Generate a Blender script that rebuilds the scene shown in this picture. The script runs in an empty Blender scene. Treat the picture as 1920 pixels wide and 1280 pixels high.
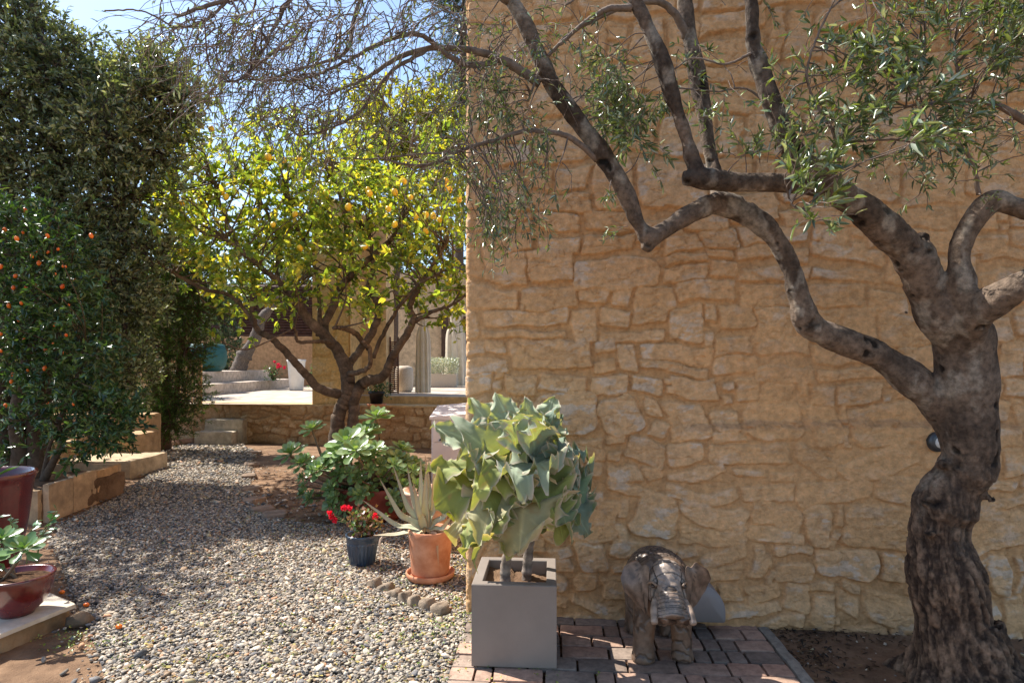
import bpy, bmesh, math, random
import numpy as np
from mathutils import Vector, Matrix
PI = math.pi
R = math.radians
SC = bpy.context.scene
COL = SC.collection

# ------------------------------------------------------------------ camera, sky, sun, exposure
CAMH = 1.425
FPX = 1150.0
HOR = 685.0
cam_d = bpy.data.cameras.new('camera')
cam = bpy.data.objects.new('camera', cam_d)
COL.objects.link(cam)
cam.location = (0, 0, CAMH)
cam.rotation_euler = (R(90), 0, 0)
cam_d.sensor_width = 36
cam_d.lens = 36 * FPX / 1920
cam_d.shift_y = (HOR - 640) / 1920
cam_d.clip_start = 0.05
cam_d.clip_end = 2000
SC.camera = cam

SUN_AZ = R(27)      # how far behind the house front plane the sun stands (it comes from the left)
SUN_EL = R(52)
sun_vec = Vector((-math.cos(SUN_AZ) * math.cos(SUN_EL), math.sin(SUN_AZ) * math.cos(SUN_EL), math.sin(SUN_EL)))
world = bpy.data.worlds.new('World')
SC.world = world
world.use_nodes = True
wn = world.node_tree
wn.nodes.clear()
w_out = wn.nodes.new('ShaderNodeOutputWorld')
w_bg = wn.nodes.new('ShaderNodeBackground')
w_sky = wn.nodes.new('ShaderNodeTexSky')
w_sky.sky_type = 'NISHITA'
w_sky.sun_disc = False
w_sky.sun_elevation = SUN_EL
w_sky.sun_rotation = math.atan2(sun_vec.x, sun_vec.y)
w_sky.air_density = 1.0
w_sky.dust_density = 0.6
w_sky.ozone_density = 1.5
w_bg.inputs['Strength'].default_value = 0.13
wn.links.new(w_sky.outputs[0], w_bg.inputs['Color'])
wn.links.new(w_bg.outputs[0], w_out.inputs['Surface'])
sun_d = bpy.data.lights.new('sun', 'SUN')
sun_d.energy = 5.0
sun_d.angle = R(0.53)
sun_d.color = (1.0, 0.955, 0.88)
sun = bpy.data.objects.new('sun', sun_d)
COL.objects.link(sun)
sun.rotation_euler = sun_vec.to_track_quat('Z', 'Y').to_euler()
SC.view_settings.view_transform = 'Standard'
SC.view_settings.look = 'None'
SC.view_settings.gamma = 1
SC.view_settings.exposure = 1.12
SC.render.engine = 'CYCLES'
SC.cycles.use_denoising = True
SC.cycles.max_bounces = 8
SC.cycles.diffuse_bounces = 5
SC.cycles.transmission_bounces = 5
SC.cycles.sample_clamp_indirect = 6

# ------------------------------------------------------------------ placing helpers (pixels of the 1920x1280 photo)
def P(px, py, Y):
    return np.array(((px - 960) / FPX * Y, Y, CAMH - (py - HOR) / FPX * Y))
def G(px, py, z=0.0):
    Y = FPX * (CAMH - z) / (py - HOR)
    return np.array(((px - 960) / FPX * Y, Y, z))
WA = R(3.73)                                   # the house front is turned a little
WC = np.array((-0.262, 3.52, 0.0))             # its left corner
EX = np.array((math.cos(WA), -math.sin(WA), 0.0))
EY = np.array((math.sin(WA), math.cos(WA), 0.0))
def W(u, v, z=0.0):                            # u along the front, v away from the viewer
    return WC + EX * u + EY * v + np.array((0, 0, z))

# ------------------------------------------------------------------ numpy noise
def _hash(ix, iy, iz, seed):
    h = (ix.astype(np.int64) * 374761393 + iy.astype(np.int64) * 668265263 + iz.astype(np.int64) * 2147483647 + seed * 974634777) & 0xffffffff
    h = ((h ^ (h >> 13)) * 1274126177) & 0xffffffff
    h = ((h ^ (h >> 16)) * 2246822519) & 0xffffffff
    return ((h ^ (h >> 15)) & 0xffffff) / float(0xffffff)
def vnoise(p, seed=0):
    f = np.floor(p); t = p - f; t = t * t * (3 - 2 * t); i = f.astype(np.int64)
    out = 0
    for dx in (0, 1):
        wx = t[:, 0] if dx else 1 - t[:, 0]
        for dy in (0, 1):
            wy = t[:, 1] if dy else 1 - t[:, 1]
            for dz in (0, 1):
                wz = t[:, 2] if dz else 1 - t[:, 2]
                out = out + _hash(i[:, 0] + dx, i[:, 1] + dy, i[:, 2] + dz, seed) * wx * wy * wz
    return out * 2 - 1
def fbm(p, octv=4, seed=0, gain=0.5):
    a = 1; s = 0; n = 0
    for k in range(octv):
        s = s + a * vnoise(p * (2.03 ** k), seed + k * 7); n += a; a *= gain
    return s / n
def sstep(a, b, x):
    t = np.clip((x - a) / (b - a), 0, 1)
    return t * t * (3 - 2 * t)
def lerp(a, b, t):
    return a + (b - a) * t
def unit(v):
    v = np.asarray(v, float)
    n = np.linalg.norm(v, axis=-1, keepdims=True)
    return v / np.maximum(n, 1e-9)

# ------------------------------------------------------------------ mesh builder
class MB:
    def __init__(s):
        s.V = []; s.C = []; s.T = []; s.Q = []; s.n = 0
    def add(s, V, T=None, Q=None, C=None):
        V = np.asarray(V, float).reshape(-1, 3)
        s.V.append(V)
        if C is None: C = (0.5, 0.5, 0.5)
        C = np.asarray(C, float)
        if C.ndim == 1: C = np.tile(C, (len(V), 1))
        s.C.append(C)
        if T is not None and len(T): s.T.append(np.asarray(T, np.int64) + s.n)
        if Q is not None and len(Q): s.Q.append(np.asarray(Q, np.int64) + s.n)
        s.n += len(V)
    def mesh(s, name, smooth=True):
        me = bpy.data.meshes.new(name)
        V = np.concatenate(s.V) if s.V else np.zeros((0, 3))
        T = np.concatenate(s.T) if s.T else np.zeros((0, 3), np.int64)
        Q = np.concatenate(s.Q) if s.Q else np.zeros((0, 4), np.int64)
        me.vertices.add(len(V)); me.vertices.foreach_set('co', V.astype(np.float32).ravel())
        nl = len(T) * 3 + len(Q) * 4
        me.loops.add(nl)
        me.loops.foreach_set('vertex_index', np.concatenate([T.ravel(), Q.ravel()]).astype(np.int32))
        me.polygons.add(len(T) + len(Q))
        st = np.concatenate([np.arange(len(T)) * 3, len(T) * 3 + np.arange(len(Q)) * 4]).astype(np.int32)
        me.polygons.foreach_set('loop_start', st)
        me.polygons.foreach_set('use_smooth', np.full(len(T) + len(Q), smooth))
        C = np.concatenate(s.C) if s.C else np.zeros((0, 3))
        at = me.color_attributes.new('col', 'FLOAT_COLOR', 'POINT')
        at.data.foreach_set('color', np.c_[C, np.ones(len(C))].astype(np.float32).ravel())
        me.update(calc_edges=True); me.validate()
        return me

def clean(name):
    return name
def link(name, me, m=None, parent=None, loc=None):
    o = bpy.data.objects.new(name, me)
    COL.objects.link(o)
    if m is not None and me is not None:
        me.materials.clear(); me.materials.append(m)
    if parent is not None: o.parent = parent
    if loc is not None: o.location = loc
    return o
def obj(name, mb, m, parent=None, smooth=True):
    return link(name, mb.mesh(name, smooth), m, parent)
def tag(o, label, cat, group=None):
    o['label'] = label; o['category'] = cat
    if group: o['group'] = group
    return o
def thing(name, label, cat, loc=(0, 0, 0), group=None, rz=0.0):
    o = bpy.data.objects.new(name, None); COL.objects.link(o)
    o.empty_display_size = 0.1
    o.location = tuple(loc); o.rotation_euler = (0, 0, rz)
    return tag(o, label, cat, group)
def part(name, mb, m, root, smooth=True):
    """mesh built in world coordinates, parented to an unrotated thing at root.location"""
    me = mb.mesh(name, smooth)
    l = root.matrix_basis.translation if not isinstance(root, Vector) else root
    off = Vector((0, 0, 0)); r = root
    while r is not None:
        off += r.location; r = r.parent
    me.transform(Matrix.Translation(-off))
    return link(name, me, m, root)
def struct(name, mb, m, smooth=True, kind='structure'):
    o = obj(name, mb, m, None, smooth); o['kind'] = kind
    return o

# ------------------------------------------------------------------ shapes
def tube(mb, pts, rad, sides=6, col=(0.5, 0.5, 0.5), cap=True, squash=None):
    pts = np.asarray(pts, float); n = len(pts)
    rad = np.broadcast_to(np.asarray(rad, float), (n,))
    t = np.gradient(pts, axis=0); t = unit(t)
    ref = np.array((0.31, 0.17, 0.93)) if abs(t[:, 2]).mean() < 0.8 else np.array((0.93, 0.3, 0.1))
    a = unit(np.cross(t, ref)); b = np.cross(t, a)
    ang = np.arange(sides) / sides * 2 * PI
    ca, sa = np.cos(ang), np.sin(ang)
    V = pts[:, None, :] + rad[:, None, None] * (a[:, None, :] * ca[None, :, None] + b[:, None, :] * sa[None, :, None])
    V = V.reshape(-1, 3)
    i = np.arange(n - 1)[:, None] * sides + np.arange(sides)[None, :]
    j = np.arange(n - 1)[:, None] * sides + (np.arange(sides)[None, :] + 1) % sides
    Q = np.stack([i, j, j + sides, i + sides], -1).reshape(-1, 4)
    T = None
    if cap and sides > 3:
        V = np.concatenate([V, pts[:1], pts[-1:]])
        k = np.arange(sides); kn = (k + 1) % sides; e = (n - 1) * sides
        T = np.concatenate([np.stack([kn, k, np.full(sides, n * sides)], -1), np.stack([e + k, e + kn, np.full(sides, n * sides + 1)], -1)])
    col = np.asarray(col, float)
    if col.ndim == 2:
        cc = np.repeat(col, sides, 0)
        if T is not None: cc = np.concatenate([cc, col[:1], col[-1:]])
        col = cc
    mb.add(V, T, Q, col)
def spline(pts, n):
    pts = np.asarray(pts, float)
    if len(pts) < 3: 
        return pts[0] + (pts[-1] - pts[0]) * np.linspace(0, 1, n)[:, None]
    P0 = np.concatenate([[2 * pts[0] - pts[1]], pts, [2 * pts[-1] - pts[-2]]])
    m = len(pts) - 1
    s = np.linspace(0, m - 1e-6, n); k = s.astype(int); t = (s - k)[:, None]
    a, b, c, d = P0[k], P0[k + 1], P0[k + 2], P0[k + 3]
    return 0.5 * (2 * b + (c - a) * t + (2 * a - 5 * b + 4 * c - d) * t * t + (3 * b - a - 3 * c + d) * t ** 3)
def box(mb, lo, hi, col=(0.5, 0.5, 0.5), fr=None):
    (x0, y0, z0), (x1, y1, z1) = lo, hi
    V = np.array([(x, y, z) for z in (z0, z1) for y in (y0, y1) for x in (x0, x1)], float)
    if fr is not None: V = np.array([fr(*v) for v in V])
    Q = [(0, 2, 3, 1), (4, 5, 7, 6), (0, 1, 5, 4), (2, 6, 7, 3), (0, 4, 6, 2), (1, 3, 7, 5)]
    mb.add(V, None, Q, col)
def rough_box(mb, lo, hi, fr=None, col=(0.5, 0.5, 0.5), seg=0.04, amp=0.006, bev=0.012, seed=0, cvar=0.0):
    """box with rounded edges and a worn, uneven surface"""
    lo = np.array(lo, float); hi = np.array(hi, float); d = hi - lo
    n = [max(2, int(math.ceil(x / seg)) + 1) for x in d]
    for ax in range(3):
        for sgn in (0, 1):
            a, b = [k for k in range(3) if k != ax]
            ua = np.linspace(0, 1, n[a]); ub = np.linspace(0, 1, n[b])
            A, B = np.meshgrid(ua, ub, indexing='ij')
            V = np.zeros((A.size, 3)); V[:, a] = lo[a] + A.ravel() * d[a]; V[:, b] = lo[b] + B.ravel() * d[b]; V[:, ax] = hi[ax] if sgn else lo[ax]
            inner = np.clip(V, lo + bev, hi - bev)
            dv = V - inner; L = np.linalg.norm(dv, axis=1, keepdims=True)
            V = inner + dv / np.maximum(L, 1e-9) * np.minimum(L, bev)
            c = (lo + hi) / 2
            nz = np.stack([fbm(V * 9 + seed * 3.1 + k * 17, 4, seed + k) for k in range(3)], -1)
            V = V + nz * amp
            cc = np.tile(np.asarray(col, float), (len(V), 1)) * (1 + cvar * fbm(V * 6 + 5, 3, seed + 9))[:, None]
            if fr is not None: V = np.array([fr(*v) for v in V])
            i = (np.arange(n[a] - 1)[:, None] * n[b] + np.arange(n[b] - 1)[None, :])
            Q = np.stack([i, i + n[b], i + n[b] + 1, i + 1], -1).reshape(-1, 4)
            if (sgn == 0) != (ax == 1): Q = Q[:, ::-1]
            mb.add(V, None, Q, cc)
def lathe(mb, prof, center, seg=32, col=(0.5, 0.5, 0.5), flute=0, famp=0.0, frange=(0, 9)):
    """prof: list of (radius, z)"""
    prof = np.asarray(prof, float); n = len(prof); c = np.asarray(center, float)
    ang = np.arange(seg) / seg * 2 * PI
    r = prof[:, 0][:, None] * np.ones(seg)[None, :]
    if flute:
        inb = ((prof[:, 1] >= frange[0]) & (prof[:, 1] <= frange[1]))[:, None]
        r = r + inb * famp * np.cos(ang * flute)[None, :]
    V = np.stack([c[0] + r * np.cos(ang), c[1] + r * np.sin(ang), np.broadcast_to((c[2] + prof[:, 1])[:, None], r.shape)], -1).reshape(-1, 3)
    i = np.arange(n - 1)[:, None] * seg + np.arange(seg)[None, :]
    j = np.arange(n - 1)[:, None] * seg + (np.arange(seg)[None, :] + 1) % seg
    Q = np.stack([i, j, j + seg, i + seg], -1).reshape(-1, 4)
    mb.add(V, None, Q, col)
def ellipsoid(mb, c, r, rot=None, seg=20, rings=12, col=(0.5, 0.5, 0.5)):
    th = np.linspace(0, PI, rings + 1)[1:-1]; ph = np.arange(seg) / seg * 2 * PI
    V = np.stack([np.outer(np.sin(th), np.cos(ph)), np.outer(np.sin(th), np.sin(ph)), np.outer(np.cos(th), np.ones(seg))], -1).reshape(-1, 3)
    V = np.concatenate([V, [[0, 0, 1]], [[0, 0, -1]]]) * np.asarray(r, float)
    if rot is not None: V = V @ np.array(rot.to_3x3() if hasattr(rot, 'to_3x3') else rot).T
    V = V + np.asarray(c, float)
    m = rings - 1
    i = np.arange(m - 1)[:, None] * seg + np.arange(seg)[None, :]; j = np.arange(m - 1)[:, None] * seg + (np.arange(seg)[None, :] + 1) % seg
    Q = np.stack([i, i + seg, j + seg, j], -1).reshape(-1, 4)
    k = np.arange(seg); kn = (k + 1) % seg; e = (m - 1) * seg
    T = np.concatenate([np.stack([k, kn, np.full(seg, m * seg)], -1), np.stack([e + kn, e + k, np.full(seg, m * seg + 1)], -1)])
    mb.add(V, T, Q, col)

LEAF = {   # x along the leaf, y across, z up
    'lance': (np.array([(0, 0, 0), (.3, .5, .06), (.7, .36, .02), (1, 0, -.12), (.7, -.36, .02), (.3, -.5, .06), (.5, 0, -.04)]),
              np.array([(0, 6, 1), (1, 6, 2), (2, 6, 3), (3, 6, 4), (4, 6, 5), (5, 6, 0)])),
    'diamond': (np.array([(0, 0, 0), (.45, .5, .08), (1, 0, -.1), (.45, -.5, .08)]), np.array([(0, 2, 1), (0, 3, 2)])),
    'spoon': (np.array([(0, .06, 0), (0, -.06, 0), (.35, .2, .03), (.35, -.2, .03), (.7, .5, .05), (.7, -.5, .05), (.95, .32, .04), (.95, -.32, .04), (1.03, 0, .03), (.35, 0, -.02), (.7, 0, -.03)]),
              np.array([(0, 1, 9), (0, 9, 2), (1, 3, 9), (2, 9, 10), (2, 10, 4), (9, 3, 10), (3, 5, 10), (4, 10, 6), (10, 5, 7), (6, 10, 8), (10, 7, 8)])),
}
def leaves(mb, pos, d, up, L, Wd, col, kind='lance'):
    pos = np.asarray(pos, float).reshape(-1, 3); n = len(pos)
    if n == 0: return
    d = unit(np.asarray(d, float)); up = np.asarray(up, float)
    side = unit(np.cross(up, d)); nr = np.cross(d, side)
    L = np.broadcast_to(np.asarray(L, float), (n,)); Wd = np.broadcast_to(np.asarray(Wd, float), (n,))
    tv, tf = LEAF[kind]
    V = pos[:, None, :] + d[:, None, :] * (tv[:, 0][None, :, None] * L[:, None, None]) + side[:, None, :] * (tv[:, 1][None, :, None] * Wd[:, None, None]) + nr[:, None, :] * (tv[:, 2][None, :, None] * L[:, None, None])
    m = len(tv)
    T = (tf[None] + np.arange(n)[:, None, None] * m).reshape(-1, 3)
    col = np.asarray(col, float)
    if col.ndim == 1: col = np.tile(col, (n, 1))
    mb.add(V.reshape(-1, 3), T, None, np.repeat(col, m, 0))
def leafcols(rng, n, cols, wts=None, var=0.18):
    cols = np.asarray(cols, float)
    k = rng.choice(len(cols), n, p=None if wts is None else np.asarray(wts) / np.sum(wts))
    return np.clip(cols[k] * (1 + var * rng.standard_normal((n, 1))), 0.004, 1)
def rdir(rng, n=None):
    v = rng.standard_normal((n or 1, 3)); v = unit(v)
    return v if n else v[0]

# ------------------------------------------------------------------ materials
def newmat(name):
    m = bpy.data.materials.new(name); m.use_nodes = True
    nt = m.node_tree; nt.nodes.clear()
    o = nt.nodes.new('ShaderNodeOutputMaterial')
    return m, nt, o
def _noise(nt, scale, detail=5, rough=0.6, stretch=None, coord='Object'):
    tc = nt.nodes.new('ShaderNodeTexCoord'); n = nt.nodes.new('ShaderNodeTexNoise')
    n.inputs['Scale'].default_value = scale; n.inputs['Detail'].default_value = detail; n.inputs['Roughness'].default_value = rough
    if stretch:
        mp = nt.nodes.new('ShaderNodeMapping'); mp.inputs['Scale'].default_value = stretch
        nt.links.new(tc.outputs[coord], mp.inputs['Vector']); nt.links.new(mp.outputs[0], n.inputs['Vector'])
    else:
        nt.links.new(tc.outputs[coord], n.inputs['Vector'])
    return n
def surf(name, c1=None, c2=None, scale=8, rough=0.85, bump=0.3, bscale=60, dist=0.01, attr=False, avar=0.25, lo=0.35, hi=0.65, spec=0.3, stretch=None, bstretch=None, coat=0.0, metal=0.0):
    """c1/c2 mixed by noise, or the colour attribute modulated by noise"""
    m, nt, o = newmat(name); L = nt.links
    b = nt.nodes.new('ShaderNodeBsdfPrincipled'); L.new(b.outputs[0], o.inputs['Surface'])
    b.inputs['Roughness'].default_value = rough; b.inputs['Specular IOR Level'].default_value = spec
    b.inputs['Coat Weight'].default_value = coat; b.inputs['Coat Roughness'].default_value = 0.12; b.inputs['Metallic'].default_value = metal
    n = _noise(nt, scale, 6, 0.65, stretch)
    cr = nt.nodes.new('ShaderNodeValToRGB'); cr.color_ramp.elements[0].position = lo; cr.color_ramp.elements[1].position = hi
    L.new(n.outputs['Fac'], cr.inputs['Fac'])
    if attr:
        a = nt.nodes.new('ShaderNodeAttribute'); a.attribute_name = 'col'
        cr.color_ramp.elements[0].color = (1 - avar,) * 3 + (1,); cr.color_ramp.elements[1].color = (1 + avar * 0.6,) * 3 + (1,)
        mx = nt.nodes.new('ShaderNodeMix'); mx.data_type = 'RGBA'; mx.blend_type = 'MULTIPLY'; mx.inputs['Factor'].default_value = 1
        L.new(a.outputs['Color'], mx.inputs['A']); L.new(cr.outputs['Color'], mx.inputs['B']); L.new(mx.outputs['Result'], b.inputs['Base Color'])
    else:
        cr.color_ramp.elements[0].color = tuple(c1) + (1,); cr.color_ramp.elements[1].color = tuple(c2) + (1,)
        L.new(cr.outputs['Color'], b.inputs['Base Color'])
    if bump:
        bn = _noise(nt, bscale, 6, 0.7, bstretch)
        bu = nt.nodes.new('ShaderNodeBump'); bu.inputs['Strength'].default_value = bump; bu.inputs['Distance'].default_value = dist
        L.new(bn.outputs['Fac'], bu.inputs['Height']); L.new(bu.outputs[0], b.inputs['Normal'])
    return m
def leafmat(name, trans=0.4, rough=0.45, spec=0.4, tint=(1.25, 1.2, 0.5), sheen=0.0):
    m, nt, o = newmat(name); L = nt.links
    a = nt.nodes.new('ShaderNodeAttribute'); a.attribute_name = 'col'
    b = nt.nodes.new('ShaderNodeBsdfPrincipled'); b.inputs['Roughness'].default_value = rough; b.inputs['Specular IOR Level'].default_value = spec
    b.inputs['Sheen Weight'].default_value = sheen
    tr = nt.nodes.new('ShaderNodeBsdfTranslucent')
    mt = nt.nodes.new('ShaderNodeMix'); mt.data_type = 'RGBA'; mt.blend_type = 'MULTIPLY'; mt.inputs['Factor'].default_value = 1; mt.clamp_result = False
    mt.inputs['B'].default_value = tuple(tint) + (1,)
    ms = nt.nodes.new('ShaderNodeMixShader'); ms.inputs['Fac'].default_value = trans
    L.new(a.outputs['Color'], b.inputs['Base Color']); L.new(a.outputs['Color'], mt.inputs['A']); L.new(mt.outputs['Result'], tr.inputs['Color'])
    L.new(b.outputs[0], ms.inputs[1]); L.new(tr.outputs[0], ms.inputs[2]); L.new(ms.outputs[0], o.inputs['Surface'])
    return m

M = {}
M['wall'] = surf('ochre_limewashed_stone', attr=True, avar=0.22, scale=26, rough=0.93, bump=1.0, bscale=75, dist=0.014, spec=0.15)
M['soil'] = surf('reddish_soil', (.13, .078, .048), (.28, .175, .105), scale=5, rough=0.95, bump=0.9, bscale=45, dist=0.02, spec=0.1)
M['darksoil'] = surf('dark_potting_soil', (.035, .02, .012), (.16, .085, .045), scale=30, rough=0.95, bump=1, bscale=80, dist=0.02, spec=0.1)
M['gravelbed'] = surf('gravel_dust', (.07, .06, .05), (.16, .14, .12), scale=60, rough=0.95, bump=1, bscale=90, dist=0.015)
M['pebble'] = surf('pebble', attr=True, avar=0.3, scale=90, rough=0.8, bump=0.2, bscale=160, dist=0.002, spec=0.3)
M['paver'] = surf('concrete_paver', attr=True, avar=0.3, scale=30, rough=0.9, bump=0.5, bscale=140, dist=0.004, spec=0.2)
M['bark'] = surf('olive_bark', attr=True, avar=0.5, scale=38, rough=0.88, bump=1.0, bscale=95, dist=0.012, spec=0.2)
M['bark_plain'] = surf('bark', attr=True, avar=0.35, scale=30, rough=0.9, bump=0.6, bscale=60, dist=0.008, spec=0.2)
M['olive_leaf'] = leafmat('olive_leaf', 0.22, 0.30, 0.8, (1.3, 1.25, .45))
M['oak_leaf'] = leafmat('evergreen_leaf', 0.32, 0.30, 0.65, (1.3, 1.3, .5))
M['kumquat_leaf'] = leafmat('kumquat_leaf', 0.22, 0.32, 0.5, (1.2, 1.4, .4))
M['lemon_leaf'] = leafmat('lemon_leaf', 0.5, 0.38, 0.45, (1.6, 1.42, .5))
M['conifer'] = leafmat('conifer_leaf', 0.25, 0.6, 0.2, (1.4, 1.4, .5))
M['succulent'] = leafmat('succulent_leaf', 0.22, 0.3, 0.5, (1.2, 1.3, .4))
M['felt'] = leafmat('felted_leaf', 0.24, 0.7, 0.2, (1.7, 1.5, .3), sheen=0.25)
M['aloe'] = leafmat('aloe_leaf', 0.12, 0.45, 0.35, (1.2, 1.2, .5))
M['petal'] = leafmat('petal', 0.3, 0.6, 0.2, (1.2, 1, 1))
M['marble'] = surf('worn_marble', (.36, .30, .23), (.62, .55, .45), scale=5, rough=0.6, bump=0.15, bscale=60, dist=0.004)
M['limestone'] = surf('limestone', attr=True, avar=0.3, scale=9, rough=0.9, bump=0.6, bscale=55, dist=0.01, spec=0.2)
M['terracotta'] = surf('terracotta', (.36, .12, .05), (.58, .29, .17), scale=9, rough=0.75, bump=0.15, bscale=60, dist=0.003, lo=.3, hi=.7)
M['terracotta_pale'] = surf('sunbleached_terracotta', (.42, .22, .13), (.62, .42, .30), scale=9, rough=0.8, bump=0.3, bscale=60, dist=0.004)
M['redglaze'] = surf('oxblood_glaze', (.065, .005, .006), (.12, .010, .009), scale=6, rough=0.25, bump=0.08, bscale=20, dist=0.004, spec=0.6, coat=0.5)
M['redmatte'] = surf('dull_red_paint', (.17, .035, .025), (.28, .07, .05), scale=7, rough=0.6, bump=0.1, bscale=30, dist=0.003)
M['blueglaze'] = surf('worn_blue_glaze', (.008, .018, .042), (.04, .07, .11), scale=14, rough=0.35, bump=0.2, bscale=40, dist=0.004, spec=0.5, stretch=(1, 1, .25), coat=0.2)
M['taupe'] = surf('taupe_composite', (.185, .152, .127), (.245, .205, .172), scale=4, lo=.25, hi=.8, rough=0.55, bump=0.06, bscale=180, dist=0.001, spec=0.35)
M['cabinet'] = surf('dusty_pink_white_paint', (.60, .54, .51), (.70, .64, .60), scale=3, rough=0.6, bump=0.05, bscale=60, dist=0.002)
M['greybox'] = surf('grey_plastic', (.20, .18, .175), (.24, .215, .205), scale=4, rough=0.5, bump=0.05, bscale=120, dist=0.001)
M['white'] = surf('white_paint', (.62, .60, .56), (.74, .72, .68), scale=4, rough=0.6, bump=0.05)
M['teal'] = surf('teal_weave', (.012, .07, .075), (.03, .13, .13), scale=20, rough=0.55, bump=0.4, bscale=60, dist=0.01, stretch=(1, 1, 6))
M['fabric'] = surf('cream_fabric', (.58, .50, .38), (.68, .60, .47), scale=6, rough=0.95, bump=0.2, bscale=80, dist=0.004)
M['wicker'] = surf('wicker', (.34, .27, .2), (.62, .54, .44), scale=60, rough=0.8, bump=0.8, bscale=70, dist=0.01, stretch=(1, 1, 3))
M['brownwood'] = surf('brown_louvre', (.07, .03, .02), (.14, .065, .04), scale=8, rough=0.7, bump=0.3, bscale=40)
M['wood'] = surf('carved_wood', attr=True, avar=0.3, scale=40, rough=0.42, bump=0.35, bscale=90, dist=0.003, spec=0.5)
M['fruit_l'] = surf('lemon_skin', (.74, .44, .015), (.86, .60, .04), scale=6, rough=0.4, bump=0.3, bscale=300, dist=0.002, spec=0.5)
M['fruit_k'] = surf('kumquat_skin', (.72, .10, .006), (.88, .20, .01), scale=4, rough=0.32, bump=0.2, bscale=300, dist=0.001, spec=0.5)
M['black'] = surf('black_glaze', (.01, .01, .012), (.02, .02, .022), rough=0.3, bump=0)
M['metal'] = surf('dark_metal', (.05, .055, .06), (.10, .11, .12), rough=0.4, bump=0, metal=0.6)
M['plaster'] = surf('pale_ochre_plaster', (.50, .34, .18), (.64, .46, .27), scale=2.5, rough=0.93, bump=0.5, bscale=30, dist=0.01, spec=0.15)
M['terrace'] = surf('terrace_stone', (.34, .26, .19), (.50, .42, .34), scale=3, rough=0.85, bump=0.3, bscale=30, dist=0.004)

# ================================================================== SETTING
# ---- rubble masonry as a height field
def masonry(U, Z, seed, u0, u1, z0, z1, course=(0.11, 0.31), width=(0.10, 0.44), joint=0.0065, rubble_below=-9):
    """U, Z: 2-D arrays (rows = z, cols = u) -> height (0..1), stone tone, stone id noise"""
    rng = np.random.default_rng(seed)
    p = np.stack([U.ravel(), Z.ravel(), np.zeros(U.size)], -1)
    wu = (fbm(p * 4.5, 4, seed) * 0.06 + fbm(p * 1.3 + 9, 2, seed + 2) * .05).reshape(U.shape); wz = (fbm(p * 4.5 + 40, 4, seed + 1) * 0.05 + fbm(p * 1.1 + 70, 2, seed + 3) * .07).reshape(U.shape)
    Uw, Zw = U + wu, Z + wz
    best = np.full(U.shape, -1.0); hh = np.zeros(U.shape); tone = np.zeros(U.shape)
    ucol, zrow = U[0], Z[:, 0]
    z = z0
    while z < z1:
        rub = z < rubble_below
        ch = rng.uniform(*course) * (0.8 if rub else 1)
        u = u0 - rng.uniform(0, .3)
        while u < u1:
            w = min(rng.uniform(*width) * (1.25 if rng.random() < .3 else 1), ch * 2.6)
            cells = [(u, z, w, ch)]
            if ch > .16 and rng.random() < .4:
                f = rng.uniform(.35, .65)
                cells = [(u, z, w, ch * f), (u, z + ch * f, w, ch * (1 - f))]
                if w > .3 and rng.random() < .5:
                    g = rng.uniform(.35, .65)
                    cells = [cells[0], (u, z + ch * f, w * g, ch * (1 - f)), (u + w * g, z + ch * f, w * (1 - g), ch * (1 - f))]
            elif rng.random() < .18:
                g = rng.uniform(.2, .35)
                cells = [(u, z, w * (1 - g), ch), (u + w * (1 - g), z, w * g, ch * .5), (u + w * (1 - g), z + ch * .5, w * g, ch * .5)]
            for (a, b, cw, cz) in cells:
                j = joint * rng.uniform(.6, 1.7)
                cx, cy = a + cw / 2 + rng.normal(0, .006), b + cz / 2 + rng.normal(0, .006)
                hx, hy = max(.02, cw / 2 - j), max(.015, cz / 2 - j)
                rr = min(hx, hy) * rng.uniform(.12, .8 if rub else .4)
                rot = rng.normal(0, .16 if rub else .05); cy += rng.normal(0, .012)
                i0, i1 = np.searchsorted(ucol, [cx - hx - .16, cx + hx + .16]); k0, k1 = np.searchsorted(zrow, [cy - hy - .16, cy + hy + .16])
                if i1 <= i0 or k1 <= k0: continue
                sl = (slice(k0, k1), slice(i0, i1))
                X = Uw[sl] - cx; Y = Zw[sl] - cy
                X, Y = X * math.cos(rot) + Y * math.sin(rot), -X * math.sin(rot) + Y * math.cos(rot)
                sk = rng.normal(0, .14 if rub else .06); X = X + Y * sk
                qx = np.abs(X) - hx + rr; qy = np.abs(Y) - hy + rr
                sd = -(np.minimum(np.maximum(qx, qy), 0) + np.hypot(np.maximum(qx, 0), np.maximum(qy, 0)) - rr)
                edge = rng.uniform(.006, .013)
                amp = rng.uniform(.7, 1.0)
                h = sstep(-.004, edge, sd) * amp + (sd > 0) * (X * rng.normal(0, .9) + Y * rng.normal(0, 1.2)) * sstep(0, edge, sd)
                t = rng.uniform(0, 1)
                up = h > hh[sl]
                hh[sl] = np.where(up, h, hh[sl]); tone[sl] = np.where(up, t, tone[sl])
            u += w
        z += ch
    return hh, tone

def grid_faces(nr, nc):
    i = np.arange(nr - 1)[:, None] * nc + np.arange(nc - 1)[None, :]
    return np.stack([i, i + 1, i + nc + 1, i + nc], -1).reshape(-1, 4)

def steps_arr(*segs):
    out = [np.array([segs[0][0]])]
    for a, b, d in segs:
        n = max(1, int(round((b - a) / d)))
        out.append(np.linspace(a, b, n + 1)[1:])
    return np.concatenate(out)

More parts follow.
